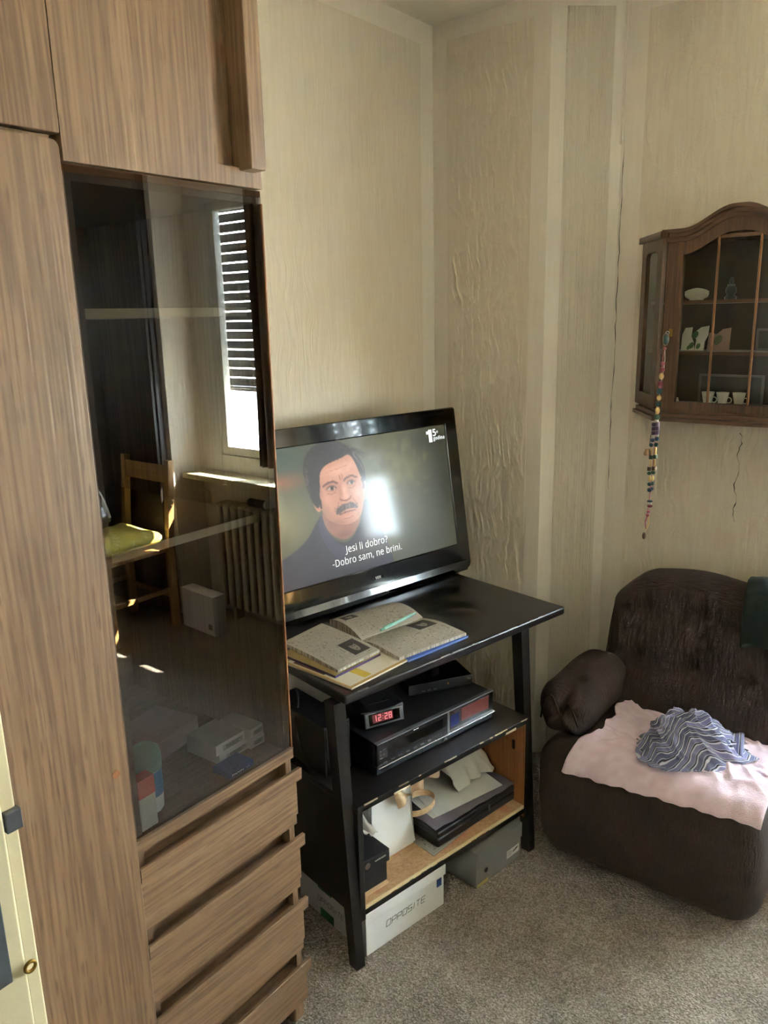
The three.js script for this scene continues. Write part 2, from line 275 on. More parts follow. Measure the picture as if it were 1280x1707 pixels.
// ---------------------------------------------------------------- wardrobe wall: tall wardrobe, display cabinet, two overhead cabinets
const ZF = -1.105;
{
  const t = thing('wardrobe', 'tall narrow brown veneer wardrobe with one full-height door beside the door frame', 'wardrobe', [0, 0, 0]);
  mesh('carcass', join(bx(0.205, 0.6635, 0.03, 1.855, ZL + 0.004, ZF - 0.004, 0)), M.wood, t);
  const s = new THREE.Shape(); const x0 = 0.222, x1 = 0.6635, y0 = 0.045, y1 = 1.846, r = 0.012;
  s.moveTo(x0, y0); s.lineTo(x1, y0); s.lineTo(x1, y1 - r); s.quadraticCurveTo(x1, y1, x1 - r, y1); s.lineTo(x0, y1); s.lineTo(x0, y0);
  const dg = new THREE.ExtrudeGeometry(s, { depth: 0.018, bevelEnabled: true, bevelThickness: 0.0015, bevelSize: 0.0015, bevelSegments: 1 });
  dg.translate(0, 0, ZF - 0.002);
  const d = mesh('door', muv(dg, 'y', 0.31), M.wood, t);
  mesh('lock', cyl(0.007, 0.007, 0.006).rotateX(Math.PI / 2).translate(0.640, 0.868, ZF + 0.016), M.brownPanel, d);
  mesh('plinth', bx(0.225, 0.67, 0.004, 0.032, ZL + 0.05, ZF - 0.05, 0), M.woodIn, t);
}
{
  const t = thing('overhead_cabinet', 'brown veneer overhead cabinet above the tall wardrobe door, left of the seam', 'cabinet');
  mesh('carcass', bx(0.205, 0.675, 1.8585, 2.47, ZL + 0.004, ZF - 0.020, 0), M.wood, t);
  mesh('door', bx(0.222, 0.6788, 1.8595, 2.46, ZF - 0.0195, ZF, 0.002, 'y', 0.77), M.wood, t);
}
{
  const t = thing('overhead_cabinet', 'brown veneer overhead cabinet with vertical grip strip above the glass door', 'cabinet');
  mesh('carcass', join(bx(0.681, 1.066, 1.828, 2.47, ZL + 0.004, ZF - 0.022, 0), profY([[0.6797, ZF], [1.066, ZF], [1.066, ZF - 0.0215], [0.6797, ZF - 0.0215]], 1.824, 1.8545)), M.wood, t);
  const cove = []; for (let i = 0; i <= 8; i++) { const a = i / 8; cove.push([0.955 + a * 0.05, ZF - 0.02 * a * a]); }
  mesh('door', profY([[0.6797, ZF], ...cove, [1.024, ZF - 0.02], [1.024, ZF - 0.0215], [0.680, ZF - 0.0215]], 1.8545, 2.46), M.wood, t);
  const st = mesh('grip_strip', bx(1.014, 1.050, 1.849, 2.46, ZF - 0.019, ZF + 0.031, 0.003, 'y', 0.13), M.wood, t);
}
{
  const t = thing('display_cabinet', 'brown veneer display cabinet with smoked glass door above four drawers', 'cabinet');
  const x0 = 0.679, x1 = 1.068, zb = ZL + 0.004;
  mesh('side_panel', bx(x0, x0 + 0.016, 0.05, 1.822, zb, ZF - 0.012, 0.001), M.woodIn, t);
  mesh('side_panel', bx(x1 - 0.016, x1, 0.05, 1.822, zb, ZF - 0.012, 0.001), M.wood, t);
  mesh('back_panel', bx(x0 + 0.016, x1 - 0.016, 0.06, 1.81, zb, zb + 0.006, 0), M.woodIn, t);
  mesh('top_panel', bx(x0 + 0.016, x1 - 0.016, 1.800, 1.822, zb, ZF - 0.012, 0), M.woodIn, t);
  mesh('bottom_panel', bx(x0 + 0.016, x1 - 0.016, 0.684, 0.706, zb + 0.006, ZF - 0.014, 0, 'x'), M.wood, t);
  const edge = std({ color: 0xb5a27c, roughness: 0.5 });
  for (const y of [1.205, 1.604]) { const s = mesh('shelf', bx(x0 + 0.017, x1 - 0.017, y, y + 0.016, zb + 0.006, ZF - 0.045, 0, 'x'), M.woodIn, t); mesh('edging', bx(x0 + 0.017, x1 - 0.017, y, y + 0.016, ZF - 0.045, ZF - 0.043, 0), edge, s); }
  const g = mesh('glass_door', bx(x0 + 0.002, x1 - 0.002, 0.7085, 1.821, ZF - 0.0062, ZF - 0.0055, 0), M.smoke, t);
  g.geometry = new THREE.PlaneGeometry(x1 - x0 - 0.004, 1.1125).translate((x0 + x1) / 2, 1.2648, ZF - 0.006);
  mesh('top_rail', bx(x0 + 0.002, x1 - 0.002, 1.811, 1.822, ZF - 0.011, ZF - 0.0065, 0.001, 'x'), M.brownPanel, t);
  mesh('edge_strip', bx(x1 - 0.0035, x1 - 0.0005, 0.708, 1.80, ZF - 0.011, ZF - 0.003, 0.001), M.brownPanel, t);
  mesh('bottom_track', bx(x0 + 0.002, x1 - 0.002, 0.7065, 0.7085, ZF - 0.012, ZF + 0.001, 0, 'x'), M.woodIn, t);
  [0.665, 0.503, 0.341, 0.177].forEach((y, i) => {
    const z = ZF;
    const d = mesh('drawer', profX([[z - 0.045, y - 0.1195], [z, y - 0.1195], [z, y - 0.036], [z + 0.017, y - 0.027], [z + 0.018, y - 0.001], [z + 0.017, y], [z + 0.010, y], [z + 0.007, y - 0.026], [z - 0.036, y - 0.030], [z - 0.036, y + 0.012], [z - 0.005, y + 0.016], [z - 0.005, y + 0.0405], [z - 0.045, y + 0.0405]], x0 - 0.0132, x1 + 0.002), M.wood, t);
    mesh('box', bx(x0 + 0.03, x1 - 0.03, y - 0.10, y + 0.02, zb + 0.03, z - 0.045, 0), M.woodIn, d);
  });
  mesh('foot', bx(x1 - 0.03, x1, 0.002, 0.06, ZF - 0.05, ZF - 0.012, 0.003), M.wood, t);
  mesh('foot', bx(x0 + 0.002, x0 + 0.03, 0.002, 0.06, ZF - 0.05, ZF - 0.012, 0.003), M.wood, t);
}
// what stands behind the smoked glass
function carton(name, label, cat, w, h, d, pos, ry, mat, group) { const t = thing(name, label, cat, pos, ry, group); mesh('carton', bx(-w / 2, w / 2, 0, h, -d / 2, d / 2, 0.001), mat, t); return t; }
const printed = (w, h, draw) => std({ map: canvasTex(w, h, draw), roughness: 0.6, transparent: true });
function decal(parent, name, w, h, pos, rot, mat) { const m = mesh(name, new THREE.PlaneGeometry(w, h), mat, parent); m.position.set(...pos); m.rotation.set(...rot); m.castShadow = false; return m; }
{
  const yb = 0.7065;
  const b = thing('pill_bottle', 'round-shouldered white bottle with green cap and blue band behind the glass', 'bottle', [0.752, yb, -1.172]);
  const L = (pts) => new THREE.LatheGeometry(pts.map(([r, y]) => new THREE.Vector2(r, y)), 28);
  mesh('body', L([[0, 0], [0.022, 0], [0.026, 0.006], [0.027, 0.03], [0.027, 0.10], [0.026, 0.104], [0, 0.104]]), M.white, b);
  mesh('label', L([[0.0271, 0.036], [0.0275, 0.036], [0.0275, 0.086], [0.0271, 0.086]]), std({ map: canvasTex(256, 128, (g) => { g.fillStyle = '#3d7fa6'; g.fillRect(0, 0, 256, 128); g.strokeStyle = '#6aa3bf'; g.lineWidth = 4; for (let i = 0; i < 4; i++) { g.strokeRect(30 + i * 60, 40, 34, 30); } g.fillStyle = '#2d6a90'; g.fillRect(0, 96, 256, 20); }), roughness: 0.5 }), b);
  mesh('cap', L([[0, 0.088], [0.0285, 0.088], [0.029, 0.11], [0.026, 0.126], [0.018, 0.132], [0, 0.133]]), std({ color: 0x86a592, roughness: 0.5 }), b);
  const g1 = carton('carton', 'tall pale green printed carton standing at the left behind the bottle', 'box', 0.05, 0.205, 0.03, [0.727, yb, -1.225], 0.06, std({ color: 0xa9c4b0, roughness: 0.6 }));
  decal(g1, 'print', 0.046, 0.19, [0, 0.1, 0.0156], [0, 0, 0], printed(128, 512, (g) => { g.fillStyle = '#4f9273'; g.fillRect(18, 40, 60, 12); g.fillRect(28, 80, 70, 46); g.fillStyle = '#a9c4b0'; g.fillRect(40, 92, 40, 20); g.fillStyle = '#3f7c62'; for (let i = 0; i < 6; i++) g.fillRect(18, 220 + i * 26, 60 + (i * 37) % 40, 8); }));
  const r1 = carton('carton', 'small cream carton with orange-red top in front of the bottle', 'box', 0.036, 0.10, 0.024, [0.717, yb, -1.136], 0.05, std({ color: 0xd9d3c0, roughness: 0.6 }));
  mesh('top_band', bx(-0.0184, 0.0184, 0.064, 0.1004, -0.0124, 0.0124, 0.001), std({ color: 0xcb5a41, roughness: 0.6 }), r1);
  const bl = carton('medicine_box', 'flat dark blue medicine box lying nearest the glass', 'box', 0.066, 0.014, 0.05, [0.937, yb, -1.148], 0.03, std({ color: 0x1f4a86, roughness: 0.5 }));
  decal(bl, 'print', 0.06, 0.011, [0, 0.007, 0.0256], [0, 0, 0], printed(256, 48, (g) => { g.fillStyle = '#dfe7f2'; g.font = 'bold 24px sans-serif'; g.font = 'bold 30px sans-serif'; g.fillText('P', 10, 34); for (let i = 0; i < 9; i++) g.fillRect(34 + i * 13, 16 + (i % 3) * 2, 9, 14 - (i % 2) * 4); g.font = '20px sans-serif'; g.fillText('2,75', 176, 30); }));
  const pz = (label, w, h, d, p, a) => { const q = carton('medicine_box', label, 'box', w, h, d, p, a, M.whiteGloss); decal(q, 'print', w * 0.7, h * 0.5, [w * 0.08, h * 0.45, d / 2 + 0.0006], [0, 0, 0], printed(256, 64, (g) => { g.fillStyle = '#77726c'; g.fillRect(40, 12, 190, 10); g.fillRect(40, 30, 150, 8); g.fillRect(40, 46, 170, 8); })); return q; };
  pz('lower white medicine box of the left stack, right behind the blue one', 0.084, 0.022, 0.10, [0.968, yb, -1.232], 0.05);
  pz('upper white medicine box of the left stack', 0.080, 0.024, 0.09, [0.960, yb + 0.0222, -1.227], 0.04);
  pz('lower white medicine box of the right stack beside the cabinet side', 0.042, 0.022, 0.09, [1.028, yb, -1.22], 0.03);
  pz('upper white medicine box of the right stack beside the cabinet side', 0.040, 0.022, 0.09, [1.028, yb + 0.0222, -1.222], 0.05);
  carton('carton', 'faded pinkish flat carton lying behind the white medicine boxes', 'box', 0.15, 0.045, 0.12, [0.90, yb, -1.36], 0.2, std({ color: 0x9a7f78, roughness: 0.7 }));
}

// ---------------------------------------------------------------- television leaning back against the wall
{
  const t = thing('television', 'flat black glossy television leaning back on the stand, showing a man with a moustache', 'television', [1.8183, 0.7480, -1.4529]);
  t.rotation.order = 'YXZ'; t.rotation.y = -11.3 * Math.PI / 180; t.rotation.x = -8.7 * Math.PI / 180;
  const W = 0.4025, H = 0.552, sx = 0.3555, s0 = 0.095, s1 = 0.505;
  const fr = new THREE.Shape(); fr.moveTo(-W, 0.012); fr.lineTo(-W, H - 0.008); fr.quadraticCurveTo(-W, H, -W + 0.008, H); fr.lineTo(W - 0.008, H); fr.quadraticCurveTo(W, H, W, H - 0.008); fr.lineTo(W, 0.03); fr.quadraticCurveTo(W, 0.012, W - 0.02, 0.010); fr.quadraticCurveTo(0, 0.004, -W + 0.02, 0.010); fr.lineTo(-W, 0.012);
  const ho = new THREE.Path(); ho.moveTo(-sx, s0); ho.lineTo(sx, s0); ho.lineTo(sx, s1); ho.lineTo(-sx, s1); ho.lineTo(-sx, s0); fr.holes.push(ho);
  mesh('bezel', new THREE.ExtrudeGeometry(fr, { depth: 0.026, bevelEnabled: true, bevelThickness: 0.005, bevelSize: 0.004, bevelSegments: 3, curveSegments: 16 }).translate(0, 0, -0.031), M.gloss, t);
  mesh('back_cover', join(bx(-W + 0.006, W - 0.006, 0.02, H - 0.008, -0.048, -0.020, 0.006), bx(-0.3, 0.3, 0.06, 0.42, -0.075, -0.045, 0.01)), M.plastic, t);
  mesh('lower_lip', profX([[-0.024, 0.001], [0.003, 0.004], [0.007, 0.018], [0.004, 0.038], [-0.024, 0.040]], -W + 0.02, W - 0.02), M.gloss, t);
  const scr = canvasTex(1024, 576, drawShow);
  const sm = phy({ color: 0x070808, roughness: 0.40, specularIntensity: 0.55, clearcoat: 0.22, clearcoatRoughness: 0.1, emissive: 0xffffff, emissiveMap: scr, emissiveIntensity: TVGAIN });
  mesh('screen', new THREE.PlaneGeometry(2 * sx, s1 - s0).translate(0, (s0 + s1) / 2, -0.004), sm, t);
  decal(t, 'maker_badge', 0.05, 0.0125, [-0.008, 0.066, 0.0007], [0, 0, 0], printed(256, 64, (g) => { g.fillStyle = '#f0f0f0'; g.font = 'bold 58px sans-serif'; g.textAlign = 'center'; g.fillText('VOX', 140, 54); g.fillStyle = '#999'; g.fillRect(30, 20, 8, 8); g.fillRect(30, 40, 8, 8); }));
  decal(t, 'power_mark', 0.014, 0.014, [0.02, 0.018, 0.0078], [-0.1, 0, 0], printed(64, 64, (g) => { g.strokeStyle = '#8c8c8c'; g.lineWidth = 5; g.beginPath(); g.arc(32, 34, 18, -1, 4.1); g.stroke(); g.beginPath(); g.moveTo(32, 8); g.lineTo(32, 32); g.stroke(); }));
}
function drawShow(g, w, h) {
  const blob = (x, y, rx, ry, c, a = 1) => { g.save(); g.translate(x, y); g.scale(rx, ry); const q = g.createRadialGradient(0, 0, 0, 0, 0, 1); q.addColorStop(0, c + Math.round(a * 255).toString(16).padStart(2, '0')); q.addColorStop(1, c + '00'); g.fillStyle = q; g.beginPath(); g.arc(0, 0, 1, 0, 7); g.fill(); g.restore(); };
  const poly = (pts, c) => { g.fillStyle = c; g.beginPath(); pts.forEach(([x, y], i) => { const [X, Y] = pts[(i + 1) % pts.length]; const mx = (x + X) / 2, my = (y + Y) / 2; if (i === 0) g.moveTo((pts[pts.length - 1][0] + x) / 2, (pts[pts.length - 1][1] + y) / 2); g.quadraticCurveTo(x, y, mx, my); }); g.closePath(); g.fill(); };
  g.fillStyle = '#4b4a30'; g.fillRect(0, 0, w, h);
  blob(60, 40, 240, 120, '#324238', 0.9); blob(60, 140, 170, 50, '#a05a36', 0.75); blob(60, 300, 200, 170, '#7c7448', 0.9); blob(30, 250, 60, 120, '#a9a98c', 0.5);
  blob(700, 120, 300, 180, '#6b6338', 0.75); blob(620, 230, 180, 120, '#6d6a3f', 0.7); blob(800, 330, 260, 120, '#4c4a34', 0.8); blob(980, 250, 190, 420, '#26271f', 0.95); blob(900, 60, 240, 110, '#2d2d22', 0.9); blob(760, 70, 40, 30, '#9a9078', 0.3); blob(560, 60, 120, 70, '#57502e', 0.6); blob(850, 520, 340, 150, '#34352a', 0.9);
  for (let i = 0; i < 60; i++) blob(540 + rnd() * 380, rnd() * 300, 10 + rnd() * 26, 14 + rnd() * 30, rnd() > 0.5 ? '#7d7448' : '#3c3a22', 0.28);
  // coat, collar, neck
  poly([[249, 290], [205, 340], [150, 396], [70, 430], [-20, 460], [-40, 620], [400, 620], [620, 620], [600, 500], [545, 380], [520, 310], [500, 268], [470, 280], [456, 352], [400, 424], [345, 436], [290, 404], [257, 347]], '#2b2630');
  poly([[249, 286], [225, 330], [235, 400], [300, 500], [360, 560], [380, 470], [330, 440], [285, 400], [256, 345]], '#343043'); poly([[480, 268], [520, 300], [560, 360], [540, 410], [440, 520], [420, 450], [456, 380], [470, 320]], '#332f40');
  blob(120, 520, 240, 100, '#443c3c', 0.5); blob(420, 540, 150, 80, '#2a2524', 0.7);
  poly([[250, 280], [256, 345], [292, 396], [350, 424], [400, 412], [448, 362], [452, 320], [380, 300], [300, 260]], '#8a5a46'); blob(350, 400, 70, 26, '#6f4436', 0.7); blob(290, 340, 40, 60, '#7a4c3b', 0.6);
  // ears and head
  poly([[211, 218], [236, 216], [250, 250], [252, 280], [232, 286], [216, 258]], '#b47a5f'); poly([[484, 188], [505, 184], [500, 226], [486, 252]], '#b98469');
  const face = [[246, 262], [244, 205], [252, 140], [271, 108], [307, 90], [361, 76], [424, 62], [452, 84], [470, 130], [484, 170], [497, 194], [492, 248], [477, 290], [460, 332], [424, 357], [377, 360], [334, 354], [292, 333], [262, 304]];
  poly(face, '#b47d62'); g.save(); g.beginPath(); face.forEach(([x, y], i) => (i ? g.lineTo(x, y) : g.moveTo(x, y))); g.closePath(); g.clip();
  blob(340, 130, 110, 60, '#cb9478', 0.9); blob(420, 120, 60, 60, '#cf987c', 0.8); blob(290, 240, 60, 60, '#c48c6f', 0.8); blob(252, 230, 26, 110, '#8e5c48', 0.7); blob(480, 250, 30, 90, '#a87058', 0.7); blob(330, 345, 110, 28, '#9c6750', 0.7); blob(450, 235, 34, 40, '#cd967b', 0.8); blob(385, 330, 40, 22, '#c18a70', 0.9); blob(400, 70, 90, 26, '#a8725a', 0.5); blob(300, 320, 50, 30, '#8f604c', 0.55); blob(450, 325, 26, 30, '#97664f', 0.6);
  for (let i = 0; i < 220; i++) { const x = 245 + rnd() * 250, y = 70 + rnd() * 285; blob(x, y, 4 + rnd() * 12, 4 + rnd() * 12, rnd() > 0.5 ? '#c9937a' : '#94614c', 0.16); }
  blob(262, 300, 46, 60, '#77503f', 0.6); blob(300, 346, 90, 22, '#7d5543', 0.55); blob(480, 300, 26, 60, '#8f604b', 0.55); blob(366, 130, 70, 30, '#d8a68a', 0.5);
  // brows, eyes
  g.lineCap = 'round'; g.lineJoin = 'round';
  const line = (pts, c, lw) => { g.strokeStyle = c; g.lineWidth = lw; g.beginPath(); pts.forEach(([x, y], i) => { if (!i) g.moveTo(x, y); else { const [X, Y] = pts[i - 1]; g.quadraticCurveTo((X * 1.3 + x * 0.7) / 2, (Y * 0.9 + y * 1.1) / 2, x, y); } }); g.stroke(); };
  blob(316, 195, 42, 22, '#7d503f', 0.8); blob(424, 186, 36, 20, '#7d503f', 0.8);
  line([[276, 184], [300, 174], [330, 170], [350, 180]], '#6a4536', 9); line([[386, 176], [405, 164], [435, 160], [458, 170]], '#6a4536', 8);
  g.fillStyle = '#ab9184'; g.beginPath(); g.ellipse(316, 199, 20, 6.5, 0, 0, 7); g.fill(); g.beginPath(); g.ellipse(425, 189, 17, 6, 0, 0, 7); g.fill();
  g.fillStyle = '#2a2320'; g.beginPath(); g.arc(320, 198, 8, 0, 7); g.fill(); g.beginPath(); g.arc(428, 188, 7, 0, 7); g.fill();
  line([[292, 198], [310, 188], [330, 189], [342, 200]], '#5a392c', 4.5); line([[404, 190], [418, 180], [434, 180], [446, 188]], '#5a392c', 4); line([[292, 216], [316, 222], [338, 216]], '#93604c', 4); line([[408, 208], [426, 212], [446, 204]], '#93604c', 4);
  line([[366, 150], [370, 170]], '#8d5a47', 5); line([[380, 146], [380, 168]], '#97644f', 4); line([[300, 130], [360, 122], [420, 112]], '#b07a60', 3);
  // nose
  blob(384, 215, 22, 46, '#d39c80', 0.95); blob(362, 222, 14, 44, '#9c6651', 0.65); blob(388, 244, 26, 15, '#cf9579', 0.95); line([[358, 250], [372, 258], [390, 260], [408, 254], [413, 246]], '#74452f', 5); line([[356, 240], [352, 250], [360, 258]], '#8f5b47', 4); line([[345, 262], [328, 292]], '#96624d', 5); line([[424, 256], [446, 284]], '#96624d', 4);
  // moustache, mouth
  poly([[318, 308], [338, 284], [366, 270], [390, 272], [414, 268], [436, 282], [450, 302], [430, 298], [398, 293], [366, 299], [338, 312]], '#57453c'); blob(385, 282, 50, 10, '#7a655c', 0.7); for (let i = 0; i < 60; i++) { const x = 322 + rnd() * 124; g.strokeStyle = rnd() > 0.5 ? '#8a766a77' : '#2f231d77'; g.lineWidth = 2; g.beginPath(); g.moveTo(x, 276 + rnd() * 10); g.lineTo(x + (x - 385) * 0.1, 292 + rnd() * 10); g.stroke(); };
  line([[344, 313], [380, 307], [430, 306]], '#6d3c31', 6); blob(388, 320, 34, 8, '#b5705c', 0.8); line([[360, 332], [388, 336], [414, 330]], '#93604c', 4);
  g.restore();
  // hair
  poly([[246, 262], [230, 270], [212, 240], [197, 205], [188, 146], [184, 100], [196, 60], [226, 28], [270, 6], [322, -4], [372, 4], [416, 24], [456, 60], [488, 92], [508, 138], [510, 190], [490, 196], [478, 160], [464, 118], [446, 82], [424, 66], [396, 78], [352, 86], [307, 96], [274, 114], [262, 144], [260, 182], [250, 219]], '#2c201b');
  for (let i = 0; i < 90; i++) { const a = rnd(), x = 210 + a * 270, y = 70 - Math.sin(a * 3.14) * 55 + rnd() * 26; g.strokeStyle = rnd() > 0.5 ? '#4a382e55' : '#15100e66'; g.lineWidth = 1.5 + rnd() * 2; g.beginPath(); g.moveTo(x, y); g.quadraticCurveTo(x + 26, y - 12, x + 50, y + 4 + rnd() * 14); g.stroke(); }
  for (let i = 0; i < 26; i++) { const y = 90 + rnd() * 110; g.strokeStyle = '#85766655'; g.lineWidth = 2; g.beginPath(); g.moveTo(188 + rnd() * 14, y); g.lineTo(196 + rnd() * 18, y + 22); g.stroke(); const x = 450 + rnd() * 50; g.beginPath(); g.moveTo(x, 56 + (x - 450) * 1.4); g.lineTo(x + 6, 76 + (x - 450) * 1.7); g.stroke(); }
  line([[484, 180], [492, 200], [490, 224]], '#3a2a22', 10); line([[244, 200], [250, 240], [252, 272]], '#2c201b', 10);
  // the broadcast picture is soft: down to a third of its size and back
  const c2 = document.createElement('canvas'); c2.width = w / 4 | 0; c2.height = h / 4 | 0; const g2 = c2.getContext('2d'); g2.imageSmoothingEnabled = true; g2.drawImage(g.canvas, 0, 0, c2.width, c2.height); g.imageSmoothingEnabled = true; g.drawImage(c2, 0, 0, w, h);
  // subtitles and channel mark
  g.font = '42px sans-serif'; g.textAlign = 'center'; g.lineWidth = 6; g.strokeStyle = '#1a1a1a'; g.fillStyle = '#f2f2f0';
  for (const [s, y] of [['Jesi li dobro?', 478], ['-Dobro sam, ne brini.', 526]]) { g.strokeText(s, 470, y); g.fillText(s, 470, y); }
  g.textAlign = 'left'; g.font = 'bold 62px sans-serif'; g.fillStyle = '#eef4f4'; g.fillRect(912, 18, 22, 58); g.fillRect(898, 24, 20, 14); g.font = 'bold 46px sans-serif'; g.fillText('5', 938, 50); g.font = 'bold 20px sans-serif'; g.fillText('e', 964, 38); g.font = 'bold 23px sans-serif'; g.fillText('godina', 940, 68);
}

// ---------------------------------------------------------------- black stand, turned a little, and what it carries
const SA = -11 * Math.PI / 180, SO = V(1.252, 0, -1.107);
const at = (u, y, v) => { const e = V(u, y, -v).applyAxisAngle(V(0, 1, 0), SA).add(SO); return [e.x, e.y, e.z]; };
{
  const t = thing('tv_stand', 'black veneered television stand with sloping legs, two shelves and chipped edges', 'tv stand', SO.toArray(), SA);
  const tp = mesh('tabletop', bx(0.0, 0.835, 0.72, 0.745, -0.545, -0.012, 0.006, 'x'), M.black, t);
  const leg = (u0, v0, u1, v1) => { const g = new THREE.BoxGeometry(1, 1, 1, 1, 1, 1); const p = g.attributes.position; for (let i = 0; i < p.count; i++) { const up = p.getY(i) > 0, k = up ? 0.017 : 0.0135; p.setXYZ(i, (up ? u1 : u0) + p.getX(i) * 2 * k, up ? 0.72 : 0.002, -(up ? v1 : v0) - p.getZ(i) * 2 * k * 1.1 * -1); } g.computeVertexNormals(); return muv(g); };
  mesh('leg', leg(0.001, 0.004, -0.002, 0.052), M.black, t); mesh('leg', leg(0.674, 0.002, 0.676, 0.052), M.black, t);
  mesh('leg', leg(0.001, 0.470, -0.002, 0.42), M.black, t); mesh('leg', leg(0.674, 0.470, 0.676, 0.42), M.black, t);
  const s1 = mesh('shelf', bx(0.013, 0.662, 0.434, 0.452, -0.455, 0.003, 0.002, 'x'), M.black, t);
  const chips = (y, n, a, b, z, parent, mat) => { for (let i = 0; i < n; i++) { const u = a + (b - a) * rnd(), l = 0.006 + rnd() * 0.03; mesh('chip', bx(u, Math.min(b, u + l), y - 0.0012 - rnd() * 0.002, y + 0.0006, z - 0.002, z + 0.0008, 0), mat, parent); } };
  const raw = std({ color: 0xcbb898, roughness: 0.9 });
  chips(0.4515, 14, 0.03, 0.65, 0.0032, s1, raw); mesh('chip', bx(0.13, 0.185, 0.4355, 0.4405, 0.0, 0.0042, 0.001), raw, s1); mesh('chip', bx(0.555, 0.60, 0.4345, 0.4415, 0.0, 0.0042, 0.001), raw, s1);
  chips(0.7448, 10, 0.02, 0.8, -0.0128, tp, std({ color: 0x6d6660, roughness: 0.8 }));
  const lp = mesh('side_panel', bx(0.014, 0.030, 0.125, 0.434, -0.450, 0.001, 0.001), M.black, t);
  mesh('cam_screw', cyl(0.007, 0.007, 0.004).rotateZ(Math.PI / 2).translate(0.0125, 0.385, -0.072), M.brass, lp); mesh('cam_screw', cyl(0.007, 0.007, 0.006).rotateZ(Math.PI / 2).translate(0.012, 0.142, -0.04), M.chrome, lp);
  const rp = mesh('side_panel', bx(0.648, 0.662, 0.125, 0.434, -0.450, 0.001, 0.001), M.black, t);
  mesh('inner_face', bx(0.6465, 0.6482, 0.126, 0.434, -0.449, 0.0, 0), M.brownPanel, rp); mesh('slot', bx(0.6460, 0.6470, 0.335, 0.365, -0.048, -0.038, 0), M.blackMatt, rp);
  const lo = mesh('lower_shelf', bx(0.030, 0.6465, 0.150, 0.165, -0.445, -0.002, 0.001, 'x'), M.chip, t);
  const raw2 = std({ color: 0xd2bd92, roughness: 0.9 }); mesh('raw_edge', bx(0.030, 0.6465, 0.1545, 0.1648, -0.003, 0.001, 0.001), raw2, lo); mesh('edge_band', bx(0.030, 0.6465, 0.139, 0.1542, -0.012, 0.002, 0.001), M.black, lo);
  for (let i = 0; i < 9; i++) { const u = 0.05 + rnd() * 0.57; mesh('chip', bx(u, u + 0.008 + rnd() * 0.02, 0.1535, 0.157, 0.0, 0.0026, 0.0005), i % 3 ? M.black : std({ color: 0x6b4a2c, roughness: 0.9 }), lo); }
}
{ // receiver
  const t = thing('hifi_receiver', 'wide black audio receiver with silver ridge and reddish display on the middle shelf', 'receiver', at(0.3535, 0.4525, 0.20), SA);
  const w = 0.2205, z = 0.138;
  mesh('body', bx(-w + 0.002, w - 0.002, 0.006, 0.090, -0.15, z - 0.012, 0.002), M.plastic, t);
  mesh('front_panel', bx(-w, w, 0.028, 0.091, z - 0.014, z, 0.002), phy({ color: 0x2c2c30, roughness: 0.22, metalness: 0.4, clearcoat: 0.5 }), t);
  mesh('lower_band', bx(-w, w, 0.004, 0.025, z - 0.016, z - 0.003, 0.002), std({ color: 0x40464e, roughness: 0.3, metalness: 0.6 }), t);
  mesh('ridge', bx(-w - 0.001, w + 0.002, 0.0245, 0.0285, z - 0.014, z + 0.007, 0.0015), M.chrome, t);
  mesh('top_trim', bx(-w, w, 0.0895, 0.0925, z - 0.013, z + 0.001, 0.001), M.greyPlastic, t);
  mesh('display', bx(0.088, 0.200, 0.043, 0.083, z - 0.001, z + 0.001, 0.0005), phy({ color: 0x6b3a36, roughness: 0.15, clearcoat: 1 }), t);
  mesh('display', bx(0.045, 0.078, 0.040, 0.076, z - 0.001, z + 0.001, 0.0005), phy({ color: 0x222a66, roughness: 0.15, clearcoat: 1 }), t);
  mesh('divider', bx(0.033, 0.040, 0.030, 0.088, z - 0.001, z + 0.0015, 0.0005), M.greyPlastic, t);
  mesh('cassette_window', bx(-0.17, 0.015, 0.042, 0.080, z - 0.001, z + 0.0008, 0.0005), M.gloss, t);
  for (let i = 0; i < 7; i++) mesh('button', bx(-0.2 + i * 0.026, -0.188 + i * 0.026, 0.032, 0.0355, z, z + 0.0022, 0.0008), M.plastic, t);
  mesh('button', cyl(0.007, 0.007, 0.01).rotateX(Math.PI / 2).translate(0.02, 0.0145, z), M.chrome, t); mesh('seam', bx(-0.062, -0.0605, 0.005, 0.0245, z - 0.004, z - 0.0025, 0), M.blackMatt, t);
  decal(t, 'maker_badge', 0.022, 0.006, [-0.085, 0.0855, z + 0.0006], [0, 0, 0], printed(64, 16, (g) => { g.fillStyle = '#ddd'; g.fillRect(4, 5, 24, 6); g.fillRect(32, 5, 26, 6); }));
  decal(t, 'lettering', 0.03, 0.03, [-0.2, 0.06, z + 0.0006], [0, 0, 0], printed(64, 64, (g) => { g.fillStyle = '#bbb'; for (const [x, y, l] of [[6, 10, 12], [26, 8, 26], [8, 34, 10], [30, 36, 12], [6, 54, 22]]) g.fillRect(x, y, l, 3); }));
  for (const x of [-0.18, 0.18]) mesh('foot', cyl(0.016, 0.016, 0.006).translate(x, 0.003, 0.10), M.blackMatt, t);
}
